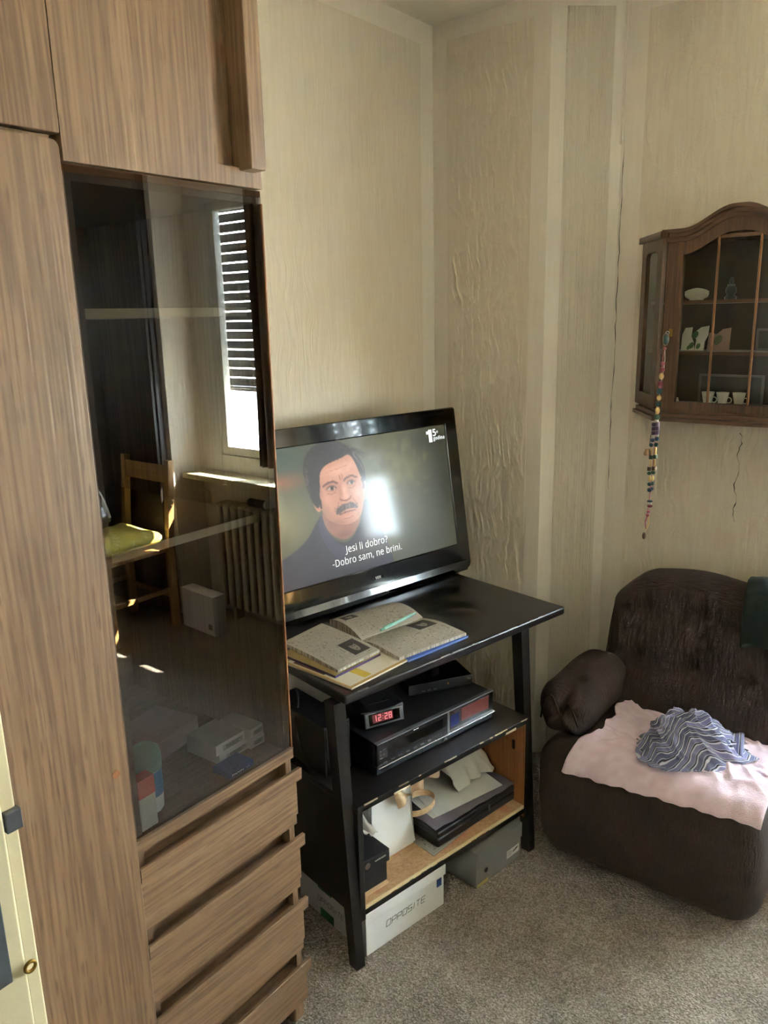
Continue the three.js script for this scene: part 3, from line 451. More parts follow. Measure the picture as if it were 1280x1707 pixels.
{ const t = thing('set_top_box', 'small black set-top box lying askew on the audio receiver under the tabletop', 'set-top box', at(0.481, 0.5452, 0.214), SA - 0.365);
  mesh('case', bx(-0.1, 0.1, 0.002, 0.034, -0.055, 0.055, 0.003), M.gloss, t); mesh('front', bx(-0.1, 0.1, 0.003, 0.033, 0.054, 0.057, 0.001), M.plastic, t); mesh('socket', bx(0.082, 0.094, 0.020, 0.027, 0.0565, 0.0578, 0), M.chrome, t); mesh('indicator', cyl(0.003, 0.003, 0.002).rotateX(Math.PI / 2).translate(0.022, 0.02, 0.0572), M.brass, t);
  for (let i = 0; i < 3; i++) mesh('key', bx(-0.06 + i * 0.018, -0.05 + i * 0.018, 0.008, 0.012, 0.0565, 0.0576, 0), M.greyPlastic, t); }
{ const t = thing('power_adapter', 'small black plug-in adapter standing upright behind the set-top box', 'adapter', at(0.545, 0.5452, 0.305), SA); mesh('case', bx(-0.022, 0.022, 0, 0.07, -0.016, 0.016, 0.005), M.blackMatt, t); mesh('grip', bx(-0.012, 0.012, 0.07, 0.082, -0.009, 0.009, 0.003), M.blackMatt, t); }
{ const t = thing('clock_radio', 'small rounded clock radio reading 12:28 in red on the audio receiver', 'clock', at(0.222, 0.5452, 0.165), SA - 0.23);
  const s = new THREE.Shape(); s.moveTo(-0.055, -0.075); s.quadraticCurveTo(-0.072, 0, -0.06, 0.028); s.quadraticCurveTo(0, 0.048, 0.06, 0.028); s.quadraticCurveTo(0.072, 0, 0.055, -0.075); s.quadraticCurveTo(0, -0.1, -0.055, -0.075);
  const g = new THREE.ExtrudeGeometry(s, { depth: 0.036, bevelEnabled: true, bevelThickness: 0.005, bevelSize: 0.004, bevelSegments: 3, curveSegments: 14 }); g.applyMatrix4(new THREE.Matrix4().makeBasis(V(1, 0, 0), V(0, 0, 1), V(0, 1, 0))); 
  const ix = g.attributes.position; for (let i = 0; i < ix.count; i += 3) { for (let k = 0; k < 3; k++) ix.setY(i + k, ix.getY(i + k) + 0.005); const a = [0, 1, 2].map((k) => [ix.getX(i + k), ix.getY(i + k), ix.getZ(i + k)]); ix.setXYZ(i + 1, ...a[2]); ix.setXYZ(i + 2, ...a[1]); } g.computeVertexNormals();
  mesh('case', g, M.plastic, t);
  const f = mesh('face', bx(-0.058, 0.058, 0, 0.040, -0.003, 0.004, 0.004), M.greyPlastic, t); f.position.set(0, 0.004, 0.044); f.rotation.x = -0.2;
  mesh('window', bx(-0.046, 0.046, 0.006, 0.036, 0.003, 0.0052, 0.001), M.gloss, f);
  mesh('digits', new THREE.PlaneGeometry(0.060, 0.022).translate(-0.006, 0.023, 0.0056), std({ color: 0x000000, roughness: 0.3, emissive: 0xffffff, emissiveIntensity: CLKGAIN, emissiveMap: canvasTex(240, 88, (c) => { c.fillStyle = '#5a2428'; c.fillRect(0, 0, 240, 88); c.strokeStyle = '#ff8f92'; c.lineWidth = 9; c.lineCap = 'round';
    const seg = { a: [[0, 0], [1, 0]], b: [[1, 0], [1, 1]], c: [[1, 1], [1, 2]], d: [[0, 2], [1, 2]], e: [[0, 1], [0, 2]], f: [[0, 0], [0, 1]], g: [[0, 1], [1, 1]] };
    const dig = (x, l) => { for (const k of l) { const [[x0, y0], [x1, y1]] = seg[k]; c.beginPath(); c.moveTo(x + x0 * 28, 14 + y0 * 29); c.lineTo(x + x1 * 28, 14 + y1 * 29); c.stroke(); } };
    dig(14, 'bc'); dig(68, 'abged'); c.fillStyle = '#ff8f92'; c.fillRect(118, 28, 9, 9); c.fillRect(118, 54, 9, 9); dig(146, 'abged'); dig(196, 'abcdefg'); }) }), f);
  mesh('speaker_grille', bx(-0.036, 0.036, 0.0455, 0.0468, -0.06, 0.0, 0.0005), M.blackMatt, t); }
{ const t = thing('speaker', 'black box speaker at the left end of the middle shelf behind the front leg', 'speaker', at(0.075, 0.4525, 0.27), SA); mesh('cabinet', bx(-0.042, 0.042, 0, 0.14, -0.12, 0.12, 0.003), M.plastic, t); mesh('grille', bx(-0.037, 0.037, 0.006, 0.134, 0.119, 0.123, 0.002), M.blackMatt, t); }
tag(mesh('cable', tube([[...at(0.02, 0.456, 0.20)], [...at(0.012, 0.50, 0.22)], [...at(0.022, 0.56, 0.26)], [...at(0.06, 0.597, 0.30)], [...at(0.10, 0.60, 0.37)], [...at(0.12, 0.56, 0.42)]], 0.0025, 40, 6), M.blackMatt), 'thin black cable looping over the box speaker', 'cable');

// magazines and pen on the tabletop
const newsprint = (seedv, photo, tint = '#aaa598') => canvasTex(512, 384, (g, w, h) => {
  g.fillStyle = tint; g.fillRect(0, 0, w, h); g.strokeStyle = '#8b867c'; g.lineWidth = 3; g.strokeRect(12, 12, w - 24, h - 24);
  let s = seedv; const R = () => { s = (s * 16807) % 2147483647; return s / 2147483647; };
  const [px, py, pw, ph] = photo;
  for (let y = 26; y < h - 24; y += 13) for (let x = 24; x < w - 26; x += 13) { if (x > px - 10 && x < px + pw && y > py - 10 && y < py + ph) continue; const r = R(); if (r < 0.07) { g.fillStyle = '#7b756b'; g.fillRect(x, y, 11, 11); } else if (r < 0.86) { g.fillStyle = '#827c72'; g.fillRect(x + 1, y + 2, 5 + R() * 7, 2); g.fillRect(x + 1, y + 6, 5 + R() * 7, 2); g.fillRect(x + 1, y + 10, 4 + R() * 7, 1.5); } else { g.strokeStyle = '#98928755'; g.lineWidth = 1; g.strokeRect(x, y, 12, 12); } }
  const q = g.createLinearGradient(px, py, px + pw, py + ph); q.addColorStop(0, '#2f2c29'); q.addColorStop(1, '#4a4641'); g.fillStyle = q; g.fillRect(px, py, pw, ph);
  g.fillStyle = '#8d867c'; g.beginPath(); g.ellipse(px + pw * 0.5, py + ph * 0.5, pw * 0.2, ph * 0.34, 0, 0, 7); g.fill(); g.fillStyle = '#3a3632'; g.beginPath(); g.ellipse(px + pw * 0.5, py + ph * 0.24, pw * 0.2, ph * 0.16, 0, 0, 7); g.fill(); g.fillRect(px + pw * 0.41, py + ph * 0.45, pw * 0.05, ph * 0.06); g.fillRect(px + pw * 0.54, py + ph * 0.45, pw * 0.05, ph * 0.06); g.fillRect(px + pw * 0.44, py + ph * 0.66, pw * 0.12, ph * 0.04);
});
const P = (t, c, h, base, nu, nv, printMat, sideMat, name = 'pages') => { // block of pages over corners c = [[u, v] at (s,t) 00, 10, 11, 01], top height h(s, t)
  const f = (s, q) => { const a = c[0].map((v, i) => v + (c[1][i] - v) * s), b = c[3].map((v, i) => v + (c[2][i] - v) * s); return a.map((v, i) => v + (b[i] - v) * q); };
  const top = (s, q) => { const [u, v] = f(s, q); return [u, base + h(s, q), -v]; };
  mesh('print', sheet(nu, nv, (s, q) => { const p = top(s, q); p[1] += 0.0005; return p; }, 0.0004), printMat, t);
  const pos = [], W = (s, q) => top(s, q), B = (s, q) => { const [u, v] = f(s, q); return [u, base, -v]; };
  const ring = []; for (let i = 0; i < nu; i++) ring.push([i / nu, 0]); for (let j = 0; j < nv; j++) ring.push([1, j / nv]); for (let i = nu; i > 0; i--) ring.push([i / nu, 1]); for (let j = nv; j > 0; j--) ring.push([0, j / nv]);
  ring.forEach((a, i) => { const b = ring[(i + 1) % ring.length]; pos.push(...B(...a), ...B(...b), ...W(...b), ...B(...a), ...W(...b), ...W(...a)); });
  for (let i = 0; i < nu; i++) for (let j = 0; j < nv; j++) { const [a, b, d, e] = [[i, j], [i + 1, j], [i + 1, j + 1], [i, j + 1]].map(([x, y]) => [x / nu, y / nv]); pos.push(...W(...a), ...W(...b), ...W(...d), ...W(...a), ...W(...d), ...W(...e)); pos.push(...B(...a), ...B(...d), ...B(...b), ...B(...a), ...B(...e), ...B(...d)); }
  const g = new THREE.BufferGeometry(); g.setAttribute('position', new THREE.Float32BufferAttribute(pos, 3)); g.computeVertexNormals(); mesh(name, muv(g, 'x'), sideMat, t);
};
const leaves = std({ map: dataTex(64, 512, (u, v) => mix([120, 112, 98], [196, 188, 170], noise(u * 3, v * 256, 3, 256, 151)), true), roughness: 0.9 });
const rippled = std({ color: 0xb8ae98, roughness: 0.9 });
const mag = (name, label) => thing(name, label, 'magazine', SO.toArray(), SA);
const pr = (tex) => std({ map: tex, roughness: 0.75 });
{
  const cover = canvasTex(512, 384, (g, w, h) => { g.fillStyle = '#c9bfa6'; g.fillRect(0, 0, w, h); g.fillStyle = '#b08f52'; g.fillRect(0, 0, w, h); g.fillStyle = '#d0c8b4'; g.fillRect(14, 14, w - 28, h - 28); g.fillStyle = '#c3a63a'; g.fillRect(150, 30, 66, 330); g.fillStyle = '#5a3326'; g.fillRect(24, 40, 120, 180); g.fillStyle = '#b5806a'; g.beginPath(); g.ellipse(86, 110, 34, 46, 0, 0, 7); g.fill(); g.fillStyle = '#a83a2a'; g.fillRect(140, 130, 18, 90); g.fillStyle = '#a7a4b4'; g.fillRect(226, 40, 260, 200); g.fillStyle = '#6d6a76'; for (let y = 60; y < 230; y += 16) g.fillRect(240, y, 200 + (y * 7) % 40, 5); });
  const a = mag('magazine', 'colour puzzle magazine lying flat underneath, its yellow and red cover corner showing'); P(a, [[0.030, 0.026], [0.236, 0.052], [0.212, 0.285], [-0.004, 0.262]], () => 0.0045, 0.7455, 4, 4, pr(cover), rippled);
  const b = mag('magazine', 'purple-edged magazine sandwiched under the folded puzzle page at left'); P(b, [[0.034, 0.093], [0.20, 0.118], [0.190, 0.330], [0.012, 0.292]], () => 0.007, 0.7502, 4, 4, pr(canvasTex(64, 64, (g) => { g.fillStyle = '#8f7b4e'; g.fillRect(0, 0, 64, 64); })), std({ color: 0x3a2550, roughness: 0.6 }));
  const c = mag('magazine', 'folded puzzle magazine with a dark portrait at lower right, left of the open book'); P(c, [[0.052, 0.101], [0.205, 0.122], [0.205, 0.372], [0.050, 0.336]].map(([u, v]) => [u - 0.004, v]), (s, q) => 0.007 + 0.004 * Math.sin(q * 3.1), 0.7575, 8, 12, pr(newsprint(11, [285, 225, 190, 120])), leaves);
  const d = mag('magazine', 'blue-covered magazine lying under the front edge of the open puzzle book'); P(d, [[0.232, 0.046], [0.455, 0.050], [0.450, 0.205], [0.23, 0.205]], () => 0.0055, 0.7455, 3, 3, pr(canvasTex(64, 64, (g) => { g.fillStyle = '#3c58a0'; g.fillRect(0, 0, 64, 64); })), std({ color: 0x5b78b8, roughness: 0.6 }));
  const e = thing('open_puzzle_book', 'open grey puzzle book with curled pages and two dark portraits', 'book', SO.toArray(), SA);
  P(e, [[0.213, 0.060], [0.450, 0.053], [0.444, 0.217], [0.216, 0.214]], (s, q) => 0.008 + 0.007 * Math.sin(Math.PI * Math.pow(q, 1.4)) - 0.003 * q, 0.7520, 8, 16, pr(newsprint(23, [330, 30, 150, 140])), leaves, 'lower_pages');
  P(e, [[0.216, 0.2142], [0.444, 0.2172], [0.455, 0.375], [0.243, 0.392]], (s, q) => 0.005 + 0.026 * Math.pow(Math.sin(Math.PI * Math.min(1, 0.08 + q * 0.80)), 0.8) - 0.004 * q, 0.7458, 8, 20, pr(newsprint(37, [36, 56, 110, 90])), leaves, 'upper_pages');
  const p = thing('pen', 'teal ballpoint pen lying across the fold of the open puzzle book', 'pen', at(0.345, 0.7765, 0.211), SA + 0.17);
  mesh('barrel', cyl(0.0045, 0.0045, 0.125).rotateZ(Math.PI / 2), std({ color: 0x7fb5a4, roughness: 0.35 }), p); mesh('tip', cyl(0.0015, 0.0045, 0.014).rotateZ(-Math.PI / 2).translate(0.069, 0, 0), std({ color: 0x8fc3b2, roughness: 0.35 }), p); mesh('push_button', cyl(0.003, 0.003, 0.014).rotateZ(Math.PI / 2).translate(-0.069, 0, 0), std({ color: 0x5d9584, roughness: 0.4 }), p); mesh('clip', bx(-0.062, -0.022, 0.0045, 0.006, -0.0016, 0.0016, 0.0005), std({ color: 0x5d9584, roughness: 0.4 }), p);
}

// lower compartment
{
  const y = 0.1655;
  const k = thing('shoebox', 'black shoebox with a round sticker at the left of the lower compartment', 'box', at(0.083, y, 0.17), SA);
  mesh('board', bx(-0.05, 0.045, 0, 0.003, -0.13, 0.148, 0), std({ color: 0xd8b488, roughness: 0.8 }), k);
  mesh('body', bx(-0.05, 0.048, 0.003, 0.072, -0.135, 0.138, 0.002), M.blackMatt, k); const ld = mesh('lid', bx(-0.051, 0.053, 0.062, 0.098, -0.139, 0.144, 0.002), M.blackMatt, k);
  mesh('sticker', cyl(0.0085, 0.0085, 0.0008, 24).rotateX(Math.PI / 2).translate(-0.021, 0.082, 0.1446), std({ color: 0x6d5c50, roughness: 0.3, metalness: 0.4 }), ld);
  decal(ld, 'lettering', 0.046, 0.014, [0.022, 0.084, 0.1446], [0, 0, 0], printed(192, 48, (g) => { g.fillStyle = '#cfcac0'; g.font = 'bold 26px sans-serif'; g.fillText('comfortable', 16, 32); }));
  const c = thing('plastic_bag', 'small clear crumpled plastic bag on top of the black shoebox', 'bag', at(0.077, y + 0.0985, 0.16), SA);
  mesh('film', sheet(12, 12, (s, q) => [-0.04 + s * 0.09, 0.012 + 0.12 * s * (1 - s) * 2.2 * Math.abs(Math.sin(q * 5 + s * 4)) * 0.6 + 0.02 * hash(Math.floor(s * 12), Math.floor(q * 12), 9) + 0.05 * q * (1 - q) * 2, 0.10 - q * 0.16], 0.0008), phy({ color: 0xe9e2da, roughness: 0.15, transmission: 0.55, thickness: 0 }), c);
  const b = thing('paper_bag', 'stiff white paper bag standing in the middle of the lower compartment', 'bag', at(0.215, y, 0.165), SA + 0.02);
  mesh('bag', sheet(16, 18, (s, q) => { const yy = 0.262 * q, f = Math.sin(q * Math.PI * 0.5), c1 = 0.010 * Math.sin(s * 5 + q * 3) * f; return [-0.072 + s * 0.15, yy, 0.068 - 0.022 * q + c1 - 0.03 * Math.abs(s - 0.5 - q * 0.3) * f]; }, 0.002), M.paperWhite, b);
  mesh('side', sheet(8, 14, (s, q) => [-0.0725 + 0.006 * Math.sin(q * 7 + s * 3) * q, 0.262 * q, -0.09 + s * (0.157 - 0.02 * q)], 0.0015), M.paperWhite, b); mesh('side', sheet(8, 14, (s, q) => [0.078 - 0.004 * Math.sin(q * 5) * q, 0.262 * q, 0.066 - 0.022 * q - s * 0.15], 0.0015), M.paperWhite, b); mesh('base', bx(-0.07, 0.076, 0.0, 0.002, -0.09, 0.066, 0), M.paperWhite, b); mesh('back', bx(-0.07, 0.076, 0.002, 0.25, -0.092, -0.09, 0), M.paperWhite, b);
  const n = mesh('newspaper', sheet(6, 6, (s, q) => { const [x, yy, z] = at(0.286 + s * 0.27 + q * -0.0, y + 0.0024 + 0.004 * (1 - q) * s * 0.3, 0.016 + q * 0.25 + 0.03 * s - 0.012 * q); return [x, yy, z]; }, 0.002), pr(newsprint(51, [300, 300, 20, 20], '#a9a49a'))); tag(n, 'folded newspaper sticking out from beneath the black document case', 'newspaper');
  const f = thing('document_case', 'thick black document case lying flat in the lower compartment', 'case', at(0.472, y + 0.0065, 0.20), SA + 0.02);
  mesh('lower_shell', bx(-0.165, 0.168, 0, 0.028, -0.165, 0.172, 0.006), M.plastic, f); mesh('upper_shell', bx(-0.165, 0.168, 0.0285, 0.048, -0.165, 0.172, 0.006), M.plastic, f); mesh('clasp', bx(0.045, 0.052, 0.018, 0.04, 0.171, 0.1745, 0.001), M.greyPlastic, f);
  const g1 = mesh('plastic_folder', sheet(20, 14, (s, q) => { const [x, yy, z] = at(0.307 + s * 0.33, y + 0.0635 + 0.003 * Math.sin(s * 21 + q * 5) * Math.sin(s * 9) + 0.003 * Math.sin(q * 11), 0.030 + q * 0.30); return [x, yy, z]; }, 0.0012), phy({ color: 0x7b7680, roughness: 0.3, clearcoat: 0.6 })); tag(g1, 'shiny dark plastic folder lying on the document case below the white papers', 'folder');
  const pp = (label, c, h) => { const m = mesh('paper_sheet', sheet(6, 6, (s, q) => { const a = [0, 1].map((i) => (c[0][i] * (1 - s) + c[1][i] * s) * (1 - q) + (c[3][i] * (1 - s) + c[2][i] * s) * q); const [x, yy, z] = at(a[0], y + h + 0.006 * q * (1 - s) + 0.004 * Math.sin(s * 3) * q, a[1]); return [x, yy, z]; }, 0.0012), M.paperWhite); return tag(m, label, 'paper'); };
  pp('big white sheet of paper lying topmost on the dark folder', [[0.343, 0.062], [0.595, 0.040], [0.618, 0.190], [0.40, 0.31]], 0.0725);
  pp('white sheet of paper just below the top one, its left edge showing', [[0.332, 0.066], [0.56, 0.05], [0.59, 0.24], [0.36, 0.32]], 0.0700);
  const tb = thing('kraft_wrapping', 'crumpled tan paper wrapping with a ribbon handle under the chipped shelf edge', 'wrapping', at(0.325, y + 0.0975, 0.185), SA);
  const kr = std({ map: dataTex(128, 128, (u, v) => mix([186, 152, 112], [214, 184, 146], noise(u * 20, v * 20, 20, 20, 161)), true), roughness: 0.8 });
  mesh('wrap', sheet(26, 10, (s, q) => [-0.10 + s * 0.28, 0.040 + 0.075 * q + 0.016 * Math.sin(s * 17 + q * 4) * (0.4 + q) + 0.03 * s, 0.095 - 0.05 * q - 0.05 * s + 0.012 * Math.sin(s * 23)], 0.002), kr, tb);
  mesh('ribbon', (() => { const N = 30; return sheet(N, 2, (s, q) => { const a = -2.9 + s * 4.7; return [-0.035 + 0.043 * Math.cos(a), 0.030 + (q - 0.5) * 0.018 + 0.026 * s, 0.118 - 0.0 + 0.028 * Math.sin(-a)]; }, 0.001); })(), kr, tb);
  const pb = thing('plastic_bag', 'pale crumpled carrier bag with small dark printing at the back right', 'bag', at(0.552, y + 0.077, 0.235), SA);
  const pbm = std({ map: canvasTex(512, 512, (g) => { g.fillStyle = '#cdc9bd'; g.fillRect(0, 0, 512, 512); g.fillStyle = '#35332f'; for (const [x, yq, w, h] of [[190, 250, 46, 8], [200, 264, 60, 8], [290, 190, 30, 10], [318, 180, 10, 30], [250, 220, 12, 26], [236, 300, 8, 22], [270, 290, 30, 8], [200, 330, 90, 7], [210, 346, 60, 22], [330, 150, 40, 9], [352, 150, 8, 30]]) g.fillRect(x, yq, w, h); g.fillStyle = '#7d9068'; g.fillRect(150, 250, 30, 18); g.strokeStyle = '#55524c'; g.lineWidth = 3; g.strokeRect(195, 318, 110, 60); }), roughness: 0.55 });
  mesh('bag', sheet(28, 24, (s, q) => { const a = s * 2 - 1, r = Math.sqrt(Math.max(0, 1 - a * a * 0.8)), n1 = noise(s * 7, q * 6, 64, 64, 171), n2 = noise(s * 16, q * 14, 64, 64, 172); return [a * 0.085 + 0.012 * (n2 - 0.5), Math.max(0.003, 0.165 * Math.pow(Math.sin(Math.PI * Math.min(1, q * 0.62)), 0.8) * r + 0.035 * (n1 - 0.5) * q + 0.018 * (n2 - 0.5) * q), 0.125 - 0.20 * q + 0.03 * (n1 - 0.5)]; }, 0.002), pbm, pb);
}
// boxes on the carpet under the stand
{
  const w = thing('shoebox', 'white cardboard box lettered OPPOSITE on the carpet under the stand', 'box', at(0.1765, 0.0015, 0.155), SA);
  mesh('body', bx(-0.140, 0.140, 0, 0.122, -0.148, 0.146, 0.002), M.card, w); const l = mesh('lid', bx(-0.143, 0.145, 0.096, 0.1285, -0.150, 0.149, 0.002), M.card, w);
  decal(w, 'lettering', 0.150, 0.03, [-0.002, 0.060, 0.1466], [0, 0, 0], printed(512, 102, (g) => { g.strokeStyle = '#1d1d22'; g.lineWidth = 6; g.lineJoin = 'round'; opp(g, 14, 22, 48, 60, 65); }));
  decal(w, 'lettering', 0.13, 0.026, [-0.1412, 0.056, 0.0], [0, -Math.PI / 2, 0], printed(512, 102, (g) => { g.strokeStyle = '#3a3836'; g.lineWidth = 6; g.lineJoin = 'round'; opp(g, 14, 22, 46, 60, 62); }));
  mesh('blue_tape', bx(0.112, 0.130, 0.068, 0.092, 0.146, 0.1472, 0), std({ color: 0x1f3a72, roughness: 0.4 }), w);
  const gm = std({ color: 0x1f6b3a, roughness: 0.5 }); mesh('green_patch', bx(-0.1413, -0.14, 0.100 - 0.012, 0.110, -0.058, 0.002, 0), gm, w); mesh('green_patch', bx(-0.1413, -0.14, 0.002, 0.028, -0.050, 0.008, 0), gm, w);
  const b = thing('shoebox', 'grey cardboard shoebox with a small white label, on the carpet right of the white one', 'box', at(0.518, 0.0015, 0.135), SA + 0.05);
  mesh('body', bx(-0.102, 0.104, 0, 0.112, -0.145, 0.145, 0.002), M.cardGrey, b); const f = mesh('lid', join(bx(-0.104, 0.106, 0.113, 0.1175, -0.147, 0.149, 0.001), bx(-0.098, 0.106, 0.070, 0.116, 0.1465, 0.149, 0.001)), M.cardGrey, b);
  mesh('hole', cyl(0.0075, 0.0075, 0.0012, 20).rotateX(Math.PI / 2).translate(-0.058, 0.042, 0.1452), M.blackMatt, b); mesh('yellow_tape', bx(-0.1, -0.05, 0.002, 0.014, 0.1448, 0.1462, 0), std({ color: 0xb59f5e, roughness: 0.5 }), b);
  decal(b, 'label', 0.058, 0.026, [0.066, 0.038, 0.1459], [0, 0, 0], std({ map: canvasTex(232, 104, (g) => { g.fillStyle = '#cfccc6'; g.fillRect(0, 0, 232, 104); g.fillStyle = '#1c1c1c'; g.beginPath(); g.moveTo(110, 52); g.lineTo(216, 22); g.lineTo(200, 50); g.lineTo(120, 66); g.fill(); g.fillStyle = '#77736d'; for (let i = 0; i < 5; i++) g.fillRect(14, 20 + i * 15, 60 + (i * 23) % 24, 6); }), roughness: 0.6 }));
}
function opp(g, x, y, w, h, step) { // OPPOSITE in thin slanting square strokes
  const S = { O: [[[0, 1], [0, 0], [1, 0], [1, 1], [0, 1]]], P: [[[0, 1], [0, 0], [1, 0], [1, 0.55], [0, 0.55]]], S: [[[1, 0], [0, 0], [0, 0.5], [1, 0.5], [1, 1], [0, 1]]], I: [[[0.5, 0], [0.5, 1]]], T: [[[0, 0], [1, 0]], [[0.5, 0], [0.5, 1]]], E: [[[1, 0], [0, 0], [0, 1], [1, 1]], [[0, 0.5], [0.9, 0.5]]] };
  let at0 = x; 'OPPOSITE'.split('').forEach((c, i) => { x = at0; at0 += c === 'I' ? step * 0.55 : step; if (c === 'I') x -= w * 0.3; for (const ln of S[c]) { g.beginPath(); ln.forEach(([a, b], k) => { const X = x + a * w + (1 - b) * 10, Y = y + b * h; k ? g.lineTo(X, Y) : g.moveTo(X, Y); }); g.stroke(); } });
}

// ---------------------------------------------------------------- low brown sofa chair and what lies on it
const sm01 = (a, b, x) => { const t = Math.max(0, Math.min(1, (x - a) / (b - a))); return t * t * (3 - 2 * t); };
{
  const t = thing('sofa', 'low dark brown upholstered sofa seat with tufted back against the cream wall', 'sofa', [0, 0, 0]);
  mesh('seat', puff(0.31, 0.193, 0.3135, 0.08, [30, 24, 30], (q) => { const y = q.y + 0.193, front = sm01(0.05, -0.31, q.x); q.x += 0.045 * front * (1 - sm01(0.0, 0.20, y)); if (y < 0.08) q.y = -0.193 + Math.max(0, y - 0.006) * 1.0; q.z *= 1 - 0.02 * (1 - sm01(0, 0.1, y)); q.y += 0.005 * noise(q.x * 9 + 20, q.z * 9 + 20, 99, 99, 201) * sm01(0.3, 0.38, y); if (y < 0.06) q.y = Math.max(q.y, -0.19); }).translate(2.19, 0.1955, -0.6485), M.sofa, t);
  const buttons = []; for (const y of [0.02, 0.16]) for (const z of [-0.17, 0.0, 0.17]) buttons.push([y, z]);
  mesh('backrest', puff(0.10, 0.27, 0.300, 0.095, [14, 44, 52], (q) => {
    const front = sm01(0.02, -0.08, q.x); let d = 0;
    for (const [y, z] of buttons) { const r = Math.hypot(q.y - y, q.z - z); d += 0.028 * Math.exp(-r * r / 0.0016); }
    for (const z of [-0.17, 0, 0.17]) d += 0.010 * Math.exp(-((q.z - z) ** 2) / 0.0006) * sm01(0.27, 0.1, q.y);
    for (const y of [0.02, 0.16]) d += 0.007 * Math.exp(-((q.y - y) ** 2) / 0.0006);
    q.x += d * front; const topw = sm01(0.12, 0.27, q.y); q.y += topw * (0.012 * Math.cos(q.z * 13 + 0.6) - 0.03 * sm01(-0.18, -0.3, q.z));
    q.z -= 0.02 * topw * 0; q.x += (q.y) * 0.36;
  }).translate(2.362, 0.515, -0.635), M.sofa, t);
  mesh('bolster', puff(0.185, 0.084, 0.082, 0.066, [20, 18, 18], (q, c) => {
    if (q.x < -0.10) { const a = Math.atan2(q.y, q.z), r = Math.hypot(q.y, q.z), e = sm01(-0.10, -0.185, q.x); q.x += e * (0.010 * Math.cos(a * 5 + 0.6) * Math.min(1, r / 0.04) + 0.012 * Math.exp(-r * r / 0.0004)); q.y += e * 0.006 * Math.sin(a * 3); }
    q.y += 0.006 * Math.sin(q.x * 14) - 0.012 * sm01(0.02, 0.18, q.x);
  }).translate(2.142, 0.462, -0.914), M.sofa, t);
  const seam = phy({ color: 0x241915, roughness: 0.9 });
  mesh('piping', tube([[1.966, 0.425, -0.975], [1.956, 0.50, -0.957], [1.953, 0.512, -0.935], [1.951, 0.455, -0.902], [1.953, 0.500, -0.884], [1.966, 0.43, -0.856]], 0.0028, 40, 6), seam, t);
}
